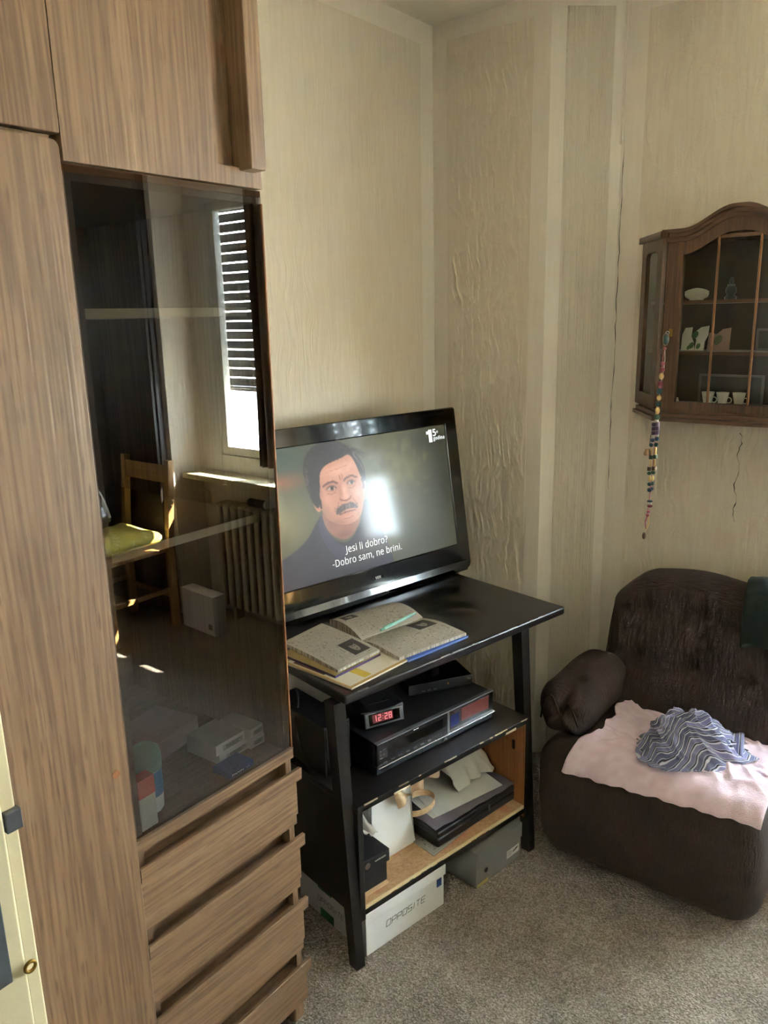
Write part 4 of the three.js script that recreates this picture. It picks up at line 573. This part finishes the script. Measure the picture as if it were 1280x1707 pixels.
{
  const arc = (t, off) => { // along the front roll then back over the seat
    if (t < 0.2) { const a = (168 - (168 - 90) * t / 0.2) * Math.PI / 180; return [1.96 + (0.08 + off) * Math.cos(a), 0.311 + (0.08 + off) * Math.sin(a)]; }
    return [1.96 + (t - 0.2) / 0.8 * 0.28, 0.393 + off];
  };
  const cl = mesh('pink_cloth', sheet(72, 44, (s, t) => {
    const left = -0.862 + 0.055 * sm01(0, 0.35, t) - 0.018 * sm01(0.5, 1, t), right = -0.338;
    const z0 = left + (right - left) * s + 0.006 * Math.sin(t * 21) * (1 - s) * (1 - s);
    const tt = t * (0.97 + 0.06 * s) + (1 - t) * 0.055 * s * (1 - t); let [x, y] = arc(Math.min(1, tt), 0.006); x += 0.07 * s * t * t;
    const w = noise(s * 7 + 3, t * 6 + 2, 99, 99, 211), w2 = noise(s * 16, t * 13, 99, 99, 212), w3 = 1 - Math.abs(noise(s * 9 + t * 5, t * 11 - s * 3 + 20, 99, 99, 213) * 2 - 1);
    y += 0.010 * w * sm01(0.1, 0.3, t) + 0.005 * w2 * sm01(0.05, 0.2, t) + 0.010 * Math.pow(w3, 4) * sm01(0.08, 0.25, t);
    x -= (0.004 * Math.sin(s * 34) + 0.003 * Math.sin(s * 71)) * (1 - sm01(0, 0.15, t));
    const curl = (1 - sm01(0, 0.10, s)) * sm01(0, 0.06, t); y += 0.016 * curl * (0.6 + 0.4 * Math.sin(t * 17));
    return [x, y, z0];
  }, 0.004), M.pink); tag(cl, 'pale pink cloth spread over the front of the brown sofa seat', 'cloth');
  const stripes = dataTex(512, 64, (u) => { const k = (u * 16) % 1, b = (u * 4) % 1; let c = [96, 98, 128]; if (k < 0.16) c = [208, 208, 220]; else if (k < 0.34) c = [46, 46, 62]; else if (k < 0.42) c = [170, 172, 196]; else if (b > 0.6) c = [128, 128, 168]; return c; }, true);
  const sp = new THREE.SphereGeometry(1, 120, 80), p = sp.attributes.position, uv = sp.attributes.uv, q = V();
  for (let i = 0; i < p.count; i++) {
    q.fromBufferAttribute(p, i); const d = q.clone();
    const wx = noise(d.x * 1.6 + 10, d.z * 1.6 + d.y * 1.5 + 10, 99, 99, 221), wy = noise(d.z * 1.8 + 30, d.y * 1.8 - d.x * 1.5 + 30, 99, 99, 222);
    const r1 = 1 - Math.abs(noise(d.x * 2.6 + wx * 1.6 + 40, d.z * 3.4 + wy * 1.4 + d.y * 1.6 + 40, 99, 99, 223) * 2 - 1), r2 = 1 - Math.abs(noise(d.x * 5 + wy * 2 + 50, d.z * 7 + d.y * 4 + wx * 2 + 50, 99, 99, 224) * 2 - 1);
    const r = 0.86 + 0.20 * (wx - 0.5) + 0.22 * Math.pow(r1, 1.8) + 0.055 * Math.pow(r2, 2);
    q.multiplyScalar(r); const skirt = sm01(0.25, -0.15, d.y);
    const x = q.x * (0.105 + 0.025 * skirt), z = q.z * (0.115 + 0.045 * skirt * (0.5 + wy)), y = Math.max(0.002 + 0.004 * wx, q.y * 0.098);
    p.setXYZ(i, x, y, z); uv.setXY(i, (x * 1.3 - z * 0.9) / 0.42 + (wx - 0.5) * 0.32 + (r1 - 0.5) * 0.05, (z + x) / 0.3);
  }
  sp.computeVertexNormals();
  const st = mesh('striped_cloth', sp, std({ map: stripes, roughness: 0.9, bumpMap: weave, bumpScale: 0.0006 })); st.position.set(2.065, 0.405, -0.575); st.rotation.y = 0.5;
  tag(st, 'crumpled blue-grey and white striped cloth bundled on the pink cloth', 'cloth');
  const fl = mesh('striped_flap', sheet(10, 14, (s, t) => [0.02 + t * 0.135, 0.006 + 0.018 * Math.sin(t * 3.14) + 0.004 * Math.sin(s * 9), 0.085 + s * 0.055 - t * 0.01], 0.003), std({ map: stripes, roughness: 0.9 }), st); fl.name = 'flap';
  { const u2 = fl.geometry.attributes.uv; for (let i = 0; i < u2.count; i++) u2.setXY(i, u2.getX(i) * 0.25, u2.getY(i)); fl.rotation.y = -0.35; }
  const gm = mesh('green_garment', sheet(20, 26, (s, t) => {
    const z = -0.545 + s * 0.215, ang = t; let x, y;
    const path = [[2.315, 0.645], [2.335, 0.70], [2.358, 0.755], [2.385, 0.79], [2.43, 0.808], [2.49, 0.803], [2.535, 0.765]]; const k = ang * 6, i = Math.min(5, Math.floor(k)), f = k - i; x = path[i][0] + (path[i + 1][0] - path[i][0]) * f; y = path[i][1] + (path[i + 1][1] - path[i][1]) * f;
    const n = noise(s * 5 + 3, t * 6, 99, 99, 231), e = sm01(0, 0.2, s);
    return [x - 0.022 - 0.02 * n * (1 - t), y + 0.012 * n + 0.012 * e, z + 0.03 * (1 - t) * (1 - s)];
  }, 0.01), std({ color: 0x12201e, roughness: 0.95, bumpMap: weave, bumpScale: 0.001 })); tag(gm, 'dark green garment draped over the top right of the sofa back', 'garment');
}

// ---------------------------------------------------------------- small arched wall cabinet with glass door
const ZC = -0.635;
{
  const t = thing('wall_cabinet', 'small oak wall cabinet with arched top, canted glass sides and two slim glazing bars', 'cabinet');
  const plan = (e) => [[XR - 0.003, ZC - 0.32 - e], [2.40 - e, ZC - 0.197 - e * 0.6], [2.40 - e, ZC + 0.197 + e * 0.6], [XR - 0.003, ZC + 0.32 + e]];
  const arch = (d) => { d = Math.abs(d); return 1.797 + 0.054 * sm01(0.150, 0.015, d) ; }; // underside of the cornice
  const strip = (lo, hi, x0, x1, half, name, mat) => { const s = new THREE.Shape(), N = 40; for (let i = 0; i <= N; i++) { const d = -half + 2 * half * i / N; i ? s.lineTo(d + ZC, hi(d)) : s.moveTo(d + ZC, hi(d)); } for (let i = N; i >= 0; i--) { const d = -half + 2 * half * i / N; s.lineTo(d + ZC, lo(d)); } s.closePath(); const g = new THREE.ExtrudeGeometry(s, { depth: x1 - x0, bevelEnabled: false }); g.applyMatrix4(new THREE.Matrix4().makeBasis(V(0, 0, 1), V(0, 1, 0), V(-1, 0, 0))).translate(x1, 0, 0); return muv(g, 'x'); };
  mesh('base_moulding', join(profY(plan(0.018), 1.272, 1.284, 'x'), profY(plan(0.008), 1.284, 1.296, 'x'), profY(plan(-0.002), 1.296, 1.316, 'x')), M.oak, t);
  const side = (sg) => [[XR - 0.003, ZC + sg * 0.345], [2.380, ZC + sg * 0.212], [2.380, ZC + sg * 0.19], [XR - 0.003, ZC + sg * 0.19]];
  mesh('cornice', join(strip((d) => arch(d), (d) => arch(d) + 0.013, 2.386, XR - 0.003, 0.204), strip((d) => arch(d) - 0.012, (d) => arch(d) + 0.001, 2.393, 2.43, 0.200), strip((d) => arch(d) + 0.012, (d) => arch(d) + 0.022, 2.380, 2.45, 0.209), profY(side(1), 1.797, 1.816, 'x'), profY(side(-1), 1.797, 1.816, 'x')), M.oak, t);
  mesh('back_panel', bx(XR - 0.012, XR - 0.004, 1.30, 1.80, ZC - 0.31, ZC + 0.31, 0), std({ color: 0x2e241c, roughness: 0.6 }), t);
  mesh('top_panel', profY(plan(-0.004), 1.787, 1.797), M.oak, t);
  const shelfMat = M.oak; for (const y of [1.466, 1.612]) mesh('shelf', profY(plan(-0.014).map(([x, z], i) => (i === 1 || i === 2 ? [x + 0.008, z] : [x - 0.01, z * 1 + (i ? -0.012 : 0.012)])), y, y + 0.010, 'x'), shelfMat, t);
  // door: frame, muntins, panes
  const s = new THREE.Shape(), N = 36, half = 0.195; s.moveTo(ZC - half, 1.306); s.lineTo(ZC + half, 1.306); for (let i = 0; i <= N; i++) { const d = half - 2 * half * i / N; s.lineTo(ZC + d, arch(d) - 0.001); } s.closePath();
  const hol = (f) => { const hh = 0.151; f.moveTo(ZC - hh, 1.328); for (let i = 0; i <= N; i++) { const d = -hh + 2 * hh * i / N; f.lineTo(ZC + d, arch(d) - 0.046); } f.lineTo(ZC + hh, 1.328); f.closePath(); return f; };
  s.holes.push(hol(new THREE.Path()));
  const toX = (g, x) => g.applyMatrix4(new THREE.Matrix4().makeBasis(V(0, 0, 1), V(0, 1, 0), V(-1, 0, 0))).translate(x, 0, 0);
  const d = mesh('door', muv(toX(new THREE.ExtrudeGeometry(s, { depth: 0.014, bevelEnabled: true, bevelThickness: 0.002, bevelSize: 0.002, bevelSegments: 2 }), 2.4165)), M.oak, t);
  mesh('pane', toX(new THREE.ShapeGeometry(hol(new THREE.Shape())), 2.411), M.pane, d);
  for (const z of [-0.69, -0.58]) mesh('muntin', tube([[2.404, 1.325, z], [2.404, 1.56, z], [2.404, arch(z - ZC) - 0.042, z]], 0.0036, 8, 6), M.oakLight, d);
  mesh('keyhole_plate', bx(2.3985, 2.4015, 1.52, 1.542, ZC - 0.178, ZC - 0.168, 0.001), M.brass, d); mesh('key', join(cyl(0.0016, 0.0016, 0.022, 8).rotateZ(Math.PI / 2).translate(2.388, 1.531, ZC - 0.173), new THREE.TorusGeometry(0.005, 0.0014, 6, 14).rotateY(Math.PI / 2).rotateX(0.5).translate(2.375, 1.531, ZC - 0.173)), M.chrome, d);
  for (const sg of [-1, 1]) { // canted sides
    const L = Math.hypot(0.167, 0.123), f = new THREE.Shape(); f.moveTo(0.004, 1.306); f.lineTo(L, 1.306); f.lineTo(L, 1.797); f.lineTo(0.004, 1.797); f.closePath();
    const h = new THREE.Path(); h.moveTo(0.05, 1.345); h.lineTo(0.05, 1.745); h.quadraticCurveTo(0.05, 1.762, 0.075, 1.765); h.lineTo(L - 0.065, 1.765); h.quadraticCurveTo(L - 0.045, 1.762, L - 0.045, 1.745); h.lineTo(L - 0.045, 1.345); h.closePath(); f.holes.push(h);
    const ax = V(0.167 / L, 0, sg * 0.123 / L), up = V(0, 1, 0), nz = V().crossVectors(ax, up);
    const m4 = new THREE.Matrix4().makeBasis(ax, up, nz); m4.setPosition(2.40, 0, ZC + sg * 0.197);
    const g = new THREE.ExtrudeGeometry(f, { depth: 0.012, bevelEnabled: false }); if (sg > 0) g.translate(0, 0, 0); else g.translate(0, 0, -0.012);
    const sp = mesh('side_frame', muv(g.applyMatrix4(m4)), M.oak, t);
    const hs = new THREE.PlaneGeometry(L - 0.1, 0.42).translate(L / 2, 1.555, sg > 0 ? 0.006 : -0.006).applyMatrix4(m4); mesh('pane', hs, M.pane, sp);
  }
}
{ // contents
  const lathe = (pts, n = 24) => new THREE.LatheGeometry(pts.map(([r, y]) => new THREE.Vector2(r, y)), n);
  const porc = std({ color: 0xd8d2c2, roughness: 0.3 });
  const a = thing('lidded_dish', 'small cream porcelain dish with a lid on the top shelf of the wall cabinet', 'dish', [2.47, 1.6225, -0.762]);
  mesh('dish', lathe([[0, 0], [0.018, 0], [0.02, 0.003], [0.031, 0.009], [0.034, 0.018], [0.032, 0.022], [0, 0.022]]), porc, a); mesh('lid', lathe([[0.034, 0.0222], [0.0335, 0.025], [0.024, 0.030], [0.008, 0.034], [0, 0.035]]), porc, a);
  const b = thing('figurine', 'dark little figurine with a narrow neck on the top shelf of the wall cabinet', 'figurine', [2.475, 1.6225, -0.668]);
  mesh('figure', lathe([[0, 0], [0.016, 0], [0.017, 0.006], [0.010, 0.012], [0.015, 0.022], [0.014, 0.032], [0.005, 0.040], [0.007, 0.048], [0.004, 0.060], [0, 0.062]]), std({ color: 0x2f3438, roughness: 0.3 }), b); mesh('collar', lathe([[0.0102, 0.036], [0.011, 0.039], [0.0102, 0.042]]), M.greyPlastic, b);
  const plaque = (name, label, pts, z, y, col, leafs) => { const s = new THREE.Shape(pts.map(([p, q]) => new THREE.Vector2(p, q))); const t = thing(name, label, 'ornament', [2.485, y, z]); const g = new THREE.ExtrudeGeometry(s, { depth: 0.006, bevelEnabled: true, bevelThickness: 0.001, bevelSize: 0.001, bevelSegments: 1 }); g.rotateY(-Math.PI / 2); mesh('plaque', g, std({ color: col, roughness: 0.5 }), t); for (const [p, q, r, c] of leafs) { const m = mesh('painted_leaf', new THREE.SphereGeometry(r, 8, 6).scale(0.15, 1.5, 1), std({ color: c, roughness: 0.6 }), t); m.position.set(-0.0075, q, p); m.rotation.x = 0.5; } return t; };
  plaque('painted_plaque', 'white painted plaque nearest the door hinge on the middle shelf of the wall cabinet', [[0, 0], [0.036, 0], [0.034, 0.022], [0.026, 0.04], [0.028, 0.066], [0.010, 0.064], [0.002, 0.045]], -0.800, 1.4775, 0xcfcabb, [[0.03, 0.014, 0.007, 0x41613f], [0.022, 0.008, 0.005, 0x4f6d48]]);
  plaque('painted_plaque', 'white leaning plaque with green leaves, second on the middle shelf of the wall cabinet', [[0, 0], [0.024, 0], [0.026, 0.026], [0.034, 0.044], [0.036, 0.070], [0.016, 0.066], [-0.004, 0.05], [0.004, 0.03]], -0.760, 1.4775, 0xcfc9ba, [[0.0, 0.045, 0.008, 0x3c5c3a], [0.01, 0.012, 0.006, 0x4f6d48]]);
  plaque('painted_plaque', 'pinkish plaque with a faded green stem, third on the middle shelf of the wall cabinet', [[-0.012, 0], [0.048, 0], [0.050, 0.064], [0.03, 0.06], [0.012, 0.045], [-0.008, 0.05]], -0.712, 1.4775, 0x94786a, [[0.018, 0.03, 0.010, 0x55603f]]);
  const fr = (label, z0, w, h, y, x) => { const t = thing('picture_frame', label, 'picture frame', [x, y, z0 + w / 2]); const k = 0.006; mesh('frame', join(bx(-0.004, 0.004, 0, h, -w / 2, -w / 2 + k, 0.001), bx(-0.004, 0.004, 0, h, w / 2 - k, w / 2, 0.001), bx(-0.004, 0.004, 0, k, -w / 2 + k, w / 2 - k, 0.001), bx(-0.004, 0.004, h - k, h, -w / 2 + k, w / 2 - k, 0.001)), std({ color: 0x57504a, roughness: 0.4 }), t); const pm = mesh('photo', bx(0.0, 0.003, k, h - k, -w / 2 + k, w / 2 - k, 0), std({ map: canvasTex(128, 80, (g) => { g.fillStyle = '#2a2724'; g.fillRect(0, 0, 128, 80); g.fillStyle = '#4c463f'; g.fillRect(60, 18, 10, 50); g.fillRect(18, 30, 24, 40); }), roughness: 0.3 }), t); return [t, pm]; };
  fr('low wide dark picture frame standing behind the white cups in the wall cabinet', -0.752, 0.185, 0.088, 1.3165, 2.52);
  fr('small brown picture frame at the right of the middle shelf in the wall cabinet', -0.590, 0.06, 0.062, 1.4775, 2.48);
  const cup = (label, z, x) => { const t = thing('white_cup', label, 'cup', [x, 1.3165, z]); mesh('cup', lathe([[0, 0], [0.010, 0], [0.011, 0.003], [0.0185, 0.04], [0.0172, 0.04], [0.010, 0.004], [0, 0.003]]), porc, t); mesh('handle', new THREE.TorusGeometry(0.008, 0.0018, 6, 14).rotateY(Math.PI / 2).translate(0, 0.017, 0.018), porc, t); return t; };
  cup('white cup on the cabinet floor just right of the left glazing bar', -0.722 + 0.012, 2.475); cup('white cup in the middle of the cabinet floor', -0.668, 2.475); cup('white cup on the cabinet floor behind the right glazing bar', -0.622, 2.475);
  const sv = thing('small_vial', 'tiny white vial at the far left of the cabinet floor', 'bottle', [2.45, 1.3165, -0.792]); mesh('vial', lathe([[0, 0], [0.005, 0], [0.005, 0.014], [0.003, 0.018], [0.003, 0.022], [0, 0.022]], 12), porc, sv);
}
{ // bead string hanging from the key
  const t = thing('bead_string', 'long string of coloured beads hanging from the key of the wall cabinet', 'beads', [2.374, 1.531, -0.808]);
  const dz = -0.000, C = { tq: 0x1f4a48, g: 0x2f4f34, y: 0xd9b878, r: 0x7a2730, p: 0xb0566a, v: 0x47304f, b: 0x2a4a66, w: 0xd8d4cc, br: 0x5b4034 };
  const mats = {}; for (const k in C) mats[k] = std({ color: C[k], roughness: 0.3 });
  const geo = { s: new THREE.SphereGeometry(1, 14, 10), c: muv(cyl(1, 1, 2, 14)) };
  const bead = (y, z, r, h, c, k = 's', x = -0.006) => { const m = mesh('bead', geo[k], mats[c], t); m.scale.set(r, h, r); m.position.set(x, y, z); };
  mesh('ring', new THREE.TorusGeometry(0.012, 0.0012, 6, 20).rotateY(Math.PI / 2).scale(1, 1.4, 0.7).translate(-0.004, -0.018, -0.002), M.chrome, t);
  bead(-0.018, -0.002, 0.007, 0.012, 'tq', 'c'); bead(-0.044, -0.003, 0.0045, 0.0045, 'p');
  mesh('cord', tube([[-0.006, -0.045, -0.003], [-0.006, -0.075, -0.007], [-0.006, -0.20, -0.009], [-0.006, -0.30, -0.014], [-0.006, -0.5, -0.022], [-0.006, -0.57, -0.028]], 0.0012, 40, 5), mats.p, t);
  mesh('cord', tube([[-0.006, -0.045, -0.003], [-0.006, -0.08, -0.001], [-0.006, -0.2, -0.014], [-0.006, -0.27, -0.021], [-0.006, -0.36, -0.021], [-0.006, -0.42, -0.02]], 0.0010, 40, 5), mats.w, t);
  bead(-0.087, -0.006, 0.006, 0.004, 'p', 'c'); bead(-0.105, -0.007, 0.007, 0.006, 'r', 'c'); bead(-0.124, -0.008, 0.0075, 0.010, 'y'); bead(-0.145, -0.010, 0.008, 0.005, 'r', 'c'); bead(-0.155, -0.009, 0.006, 0.003, 'p', 'c');
  bead(-0.168, -0.011, 0.0085, 0.008, 'tq', 'c'); bead(-0.188, -0.011, 0.007, 0.008, 'y'); bead(-0.206, -0.012, 0.0085, 0.007, 'tq', 'c'); bead(-0.226, -0.013, 0.007, 0.011, 'y'); bead(-0.245, -0.013, 0.0085, 0.007, 'g', 'c'); bead(-0.256, -0.013, 0.005, 0.003, 'w', 'c');
  for (const y of [-0.268, -0.281, -0.294]) { bead(y, -0.022, 0.006, 0.0055, 'v', 'c'); bead(y + 0.002, -0.010, 0.006, 0.0055, 'v', 'c'); }
  bead(-0.303, -0.021, 0.004, 0.003, 'w', 'c'); bead(-0.301, -0.009, 0.004, 0.003, 'w', 'c'); bead(-0.316, -0.023, 0.0065, 0.0065, 'b'); bead(-0.311, -0.010, 0.007, 0.007, 'b'); bead(-0.331, -0.026, 0.0065, 0.0065, 'tq'); bead(-0.329, -0.011, 0.007, 0.007, 'tq');
  bead(-0.350, -0.024, 0.003, 0.011, 'y', 'c'); bead(-0.348, -0.012, 0.003, 0.011, 'y', 'c'); bead(-0.368, -0.025, 0.0062, 0.006, 'g', 'c'); bead(-0.365, -0.012, 0.0065, 0.006, 'g', 'c'); bead(-0.386, -0.025, 0.003, 0.010, 'y', 'c'); bead(-0.384, -0.013, 0.003, 0.010, 'y', 'c');
  bead(-0.404, -0.028, 0.0062, 0.006, 'br', 'c'); bead(-0.401, -0.013, 0.0075, 0.006, 'br', 'c'); bead(-0.418, -0.027, 0.007, 0.006, 'g'); bead(-0.415, -0.015, 0.007, 0.006, 'g'); bead(-0.434, -0.024, 0.006, 0.009, 'y'); bead(-0.434, -0.018, 0.006, 0.009, 'y', 's', -0.002);
  bead(-0.452, -0.024, 0.0072, 0.006, 'tq'); bead(-0.450, -0.017, 0.006, 0.006, 'tq', 's', -0.001); bead(-0.470, -0.023, 0.0075, 0.007, 'b'); bead(-0.466, -0.018, 0.006, 0.006, 'b', 's', -0.001); bead(-0.505, -0.020, 0.009, 0.004, 'b'); bead(-0.512, -0.019, 0.006, 0.003, 'w', 'c'); bead(-0.520, -0.019, 0.009, 0.005, 'r'); bead(-0.538, -0.022, 0.006, 0.004, 'p'); bead(-0.550, -0.024, 0.006, 0.005, 'p');
  mesh('tassel', tube([[-0.006, -0.553, -0.024], [-0.006, -0.57, -0.030], [-0.006, -0.595, -0.027]], 0.002, 12, 5), mats.p, t); mesh('tassel', tube([[-0.006, -0.553, -0.022], [-0.006, -0.575, -0.020], [-0.006, -0.60, -0.028]], 0.002, 12, 5), mats.y, t); bead(-0.617, -0.032, 0.006, 0.012, 'br');
  mesh('cord', tube([[-0.004, -0.30, -0.030], [-0.006, -0.335, -0.031]], 0.001, 6, 5), M.blackMatt, t); mesh('bell', new THREE.LatheGeometry([[0.012, 0], [0.012, 0.003], [0.006, 0.018], [0.003, 0.02], [0, 0.021]].map(([r, y]) => new THREE.Vector2(r, y)), 16).translate(-0.006, -0.362, -0.036), std({ color: 0x6a5138, roughness: 0.4, metalness: 0.6 }), t);
}

// ---------------------------------------------------------------- right-hand end of the room, seen in the smoked glass
{
  const t = thing('radiator', 'ribbed cast radiator in the window niche, seen mirrored in the smoked glass', 'radiator', [2.71, 0, 0]);
  const rm = std({ color: 0xb9b09c, roughness: 0.45 }), rib = join(bx(-0.05, -0.02, 0.08, 0.645, -0.017, 0.017, 0.012), bx(0.02, 0.05, 0.08, 0.645, -0.017, 0.017, 0.012), bx(-0.05, 0.05, 0.60, 0.655, -0.02, 0.02, 0.014), bx(-0.05, 0.05, 0.075, 0.12, -0.02, 0.02, 0.014), bx(-0.03, 0.03, 0.1, 0.62, -0.003, 0.003, 0));
  for (let i = 0; i < 15; i++) { const m = mesh('rib', rib, rm, t); m.position.z = 0.20 + i * 0.058; }
  mesh('pipe', tube([[0.0, 0.62, 1.03], [0, 0.625, 1.12], [0.02, 0.68, 1.16], [0.02, 0.685, 1.235]], 0.011, 24, 8), rm, t); mesh('pipe', tube([[0.0, 0.1, 1.03], [0, 0.1, 1.235]], 0.011, 12, 8), rm, t);
  for (const z of [0.26, 0.95]) mesh('foot', bx(-0.03, 0.03, 0, 0.08, z - 0.015, z + 0.015, 0.004), rm, t);
  const b = thing('torch', 'black cylinder with pale end lying on the radiator, seen mirrored in the glass', 'torch', [2.705, 0.6765, 0.74]);
  mesh('tube', cyl(0.021, 0.021, 0.12).rotateX(Math.PI / 2), M.blackMatt, b); mesh('end_cap', cyl(0.018, 0.021, 0.012).rotateX(Math.PI / 2).translate(0, 0, -0.066), M.white, b);
  const c = thing('wooden_chair', 'wooden chair with a leaning back near the radiator, seen mirrored in the glass', 'chair', [2.25, 0, 1.34]);
  mesh('seat', bx(-0.21, 0.20, 0.425, 0.445, -0.21, 0.21, 0.004, 'x'), M.pine, c); for (const [x, z] of [[-0.19, -0.19], [-0.19, 0.19], [0.19, -0.19], [0.19, 0.19]]) mesh('leg', bx(x - 0.018, x + 0.018, 0.002, 0.425, z - 0.018, z + 0.018, 0.003), M.pine, c);
  for (const z of [-0.19, 0.19]) { const g = bx(-0.018, 0.018, 0, 0.46, -0.018, 0.018, 0.003); const m = mesh('back_post', g, M.pine, c); m.position.set(0.19, 0.44, z); m.rotation.z = -0.09; }
  const sl = mesh('back_rail', bx(-0.01, 0.01, 0.34, 0.43, -0.175, 0.175, 0.003, 'x'), M.pine, c); sl.position.set(0.19, 0.44, 0); sl.rotation.z = -0.09; for (const x of [-0.19, 0.19]) mesh('stretcher', bx(x - 0.009, x + 0.009, 0.16, 0.185, -0.18, 0.18, 0.002, 'x'), M.pine, c); for (const z of [-0.19, 0.19]) mesh('stretcher', bx(-0.18, 0.18, 0.20, 0.225, z - 0.009, z + 0.009, 0.002, 'x'), M.pine, c);
  const yc = mesh('yellow_cushion', puff(0.185, 0.035, 0.185, 0.033, [18, 8, 18], (q) => { q.y *= 1.35 - 0.6 * (Math.max(Math.abs(q.x), Math.abs(q.z)) / 0.185) ** 2; q.y += 0.012 * noise(q.x * 20 + 30, q.z * 20 + 30, 99, 99, 241); }), std({ map: canvasTex(256, 256, (g) => { g.fillStyle = '#d9c65a'; g.fillRect(0, 0, 256, 256); g.fillStyle = '#efe4a0'; for (let i = 0; i < 26; i++) { g.beginPath(); g.ellipse((i * 71) % 256, (i * 113) % 256, 16, 7, i, 0, 7); g.fill(); } g.fillStyle = '#6c6a34'; for (let i = 0; i < 20; i++) g.fillRect((i * 37) % 256, 150 + (i * 53) % 90, 3, 18); }, [3, 3]), roughness: 0.9 })); yc.position.set(2.24, 0.492, 1.34); tag(yc, 'yellow patterned cushion on the wooden chair, seen mirrored in the glass', 'cushion');
  const w = thing('carton', 'tall white carton on the carpet by the radiator, seen mirrored in the glass', 'box', [2.50, 0.0015, 0.985], 0.06); mesh('carton', bx(-0.04, 0.04, 0, 0.215, -0.14, 0.14, 0.002), M.card, w); mesh('print', bx(-0.0406, -0.04, 0.03, 0.06, -0.12, -0.09, 0), M.blackMatt, w);
  const k = thing('bureau', 'dark brown bureau with drawers beyond the wooden chair, seen mirrored in the glass', 'bureau', [1.99, 0, 1.98]);
  const dk = std({ color: 0x3c2417, roughness: 0.4 }); mesh('carcass', bx(-0.22, 0.22, 0.03, 0.74, -0.34, 0.34, 0.003), dk, k); mesh('top', bx(-0.235, 0.235, 0.74, 0.765, -0.36, 0.36, 0.004, 'x'), M.brownPanel, k); for (let i = 0; i < 3; i++) { const d = mesh('drawer', bx(-0.232, -0.2205, 0.07 + i * 0.22, 0.27 + i * 0.22, -0.32, 0.32, 0.003, 'x'), dk, k); mesh('knob', new THREE.SphereGeometry(0.014, 12, 8).translate(-0.244, 0.17 + i * 0.22, 0), M.brass, d); } mesh('plinth', bx(-0.2, 0.2, 0.002, 0.03, -0.32, 0.32, 0), M.blackMatt, k);
  const pk = mesh('wine_red_blanket', puff(0.15, 0.11, 0.2, 0.07, [16, 14, 18], (q) => { const n = noise(q.x * 16 + 30, q.z * 14 + q.y * 9 + 30, 99, 99, 251); q.x += 0.03 * (n - 0.5); q.y += 0.04 * (n - 0.5) * (q.y > -0.08 ? 1 : 0); }), std({ color: 0x6a2436, roughness: 0.95 })); pk.position.set(1.97, 0.8775, 1.96); tag(pk, 'wine red folded blanket on the bureau, seen mirrored in the glass', 'blanket');
  const bg = thing('bag', 'shiny dark bag with a pale scarf tied to it, on the yellow cushion', 'bag', [2.14, 0.548, 1.42]); mesh('body', puff(0.10, 0.12, 0.12, 0.08, [14, 14, 14], (q) => { q.x *= 1 - 0.5 * sm01(0, 0.12, q.y); q.z += 0.015 * Math.sin(q.y * 40); }).translate(0, 0.12, 0), phy({ color: 0x1b1418, roughness: 0.25 }), bg); mesh('scarf', sheet(6, 18, (s, q) => [-0.03 + s * 0.07 + 0.03 * q, 0.235 - q * 0.16 + 0.06 * Math.sin(q * 3), -0.02 - q * 0.10 + 0.01 * Math.sin(s * 6)], 0.003), std({ color: 0xc9c4b6, roughness: 0.9 }), bg);
  const dw = thing('dark_wardrobe', 'tall shallow dark wardrobe against the wall beyond the window, seen mirrored in the glass', 'wardrobe', [2.40, 0, 2.30]); const dm = std({ color: 0x241a15, roughness: 0.5 }); mesh('carcass', bx(0.128, 0.165, 0.03, 2.45, -1.03, 0.6, 0.003), dm, dw); mesh('door', bx(0.108, 0.1275, 0.06, 2.43, -1.02, -0.212, 0.003), dm, dw); mesh('door', bx(0.108, 0.1275, 0.06, 2.43, -0.208, 0.595, 0.003), dm, dw); mesh('plinth', bx(0.132, 0.16, 0.002, 0.03, -1.0, 0.58, 0), M.blackMatt, dw);
}
tag(mesh('net_curtain', sheet(80, 4, (s, t) => [2.12 - 1.44 * s, 0.25 + 2.1 * t, ZO - 0.06 + 0.02 * Math.sin(s * 70)], 0.0015), phy({ color: 0xe2e0d8, roughness: 1, transmission: 0.34, thickness: 0 })), 'cream net curtain across the far window behind the viewer', 'curtain');
tag(mesh('curtain', sheet(40, 6, (s, t) => [2.605 + 0.022 * Math.sin(s * 40) + 0.006 * Math.sin(t * 5 + s * 9), 0.90 + 1.36 * t, 0.60 - 0.30 * s], 0.002), std({ color: 0x4a3528, roughness: 0.95 })), 'brown gathered curtain hanging at the middle of the window niche', 'curtain');
renderer.render(scene, camera);
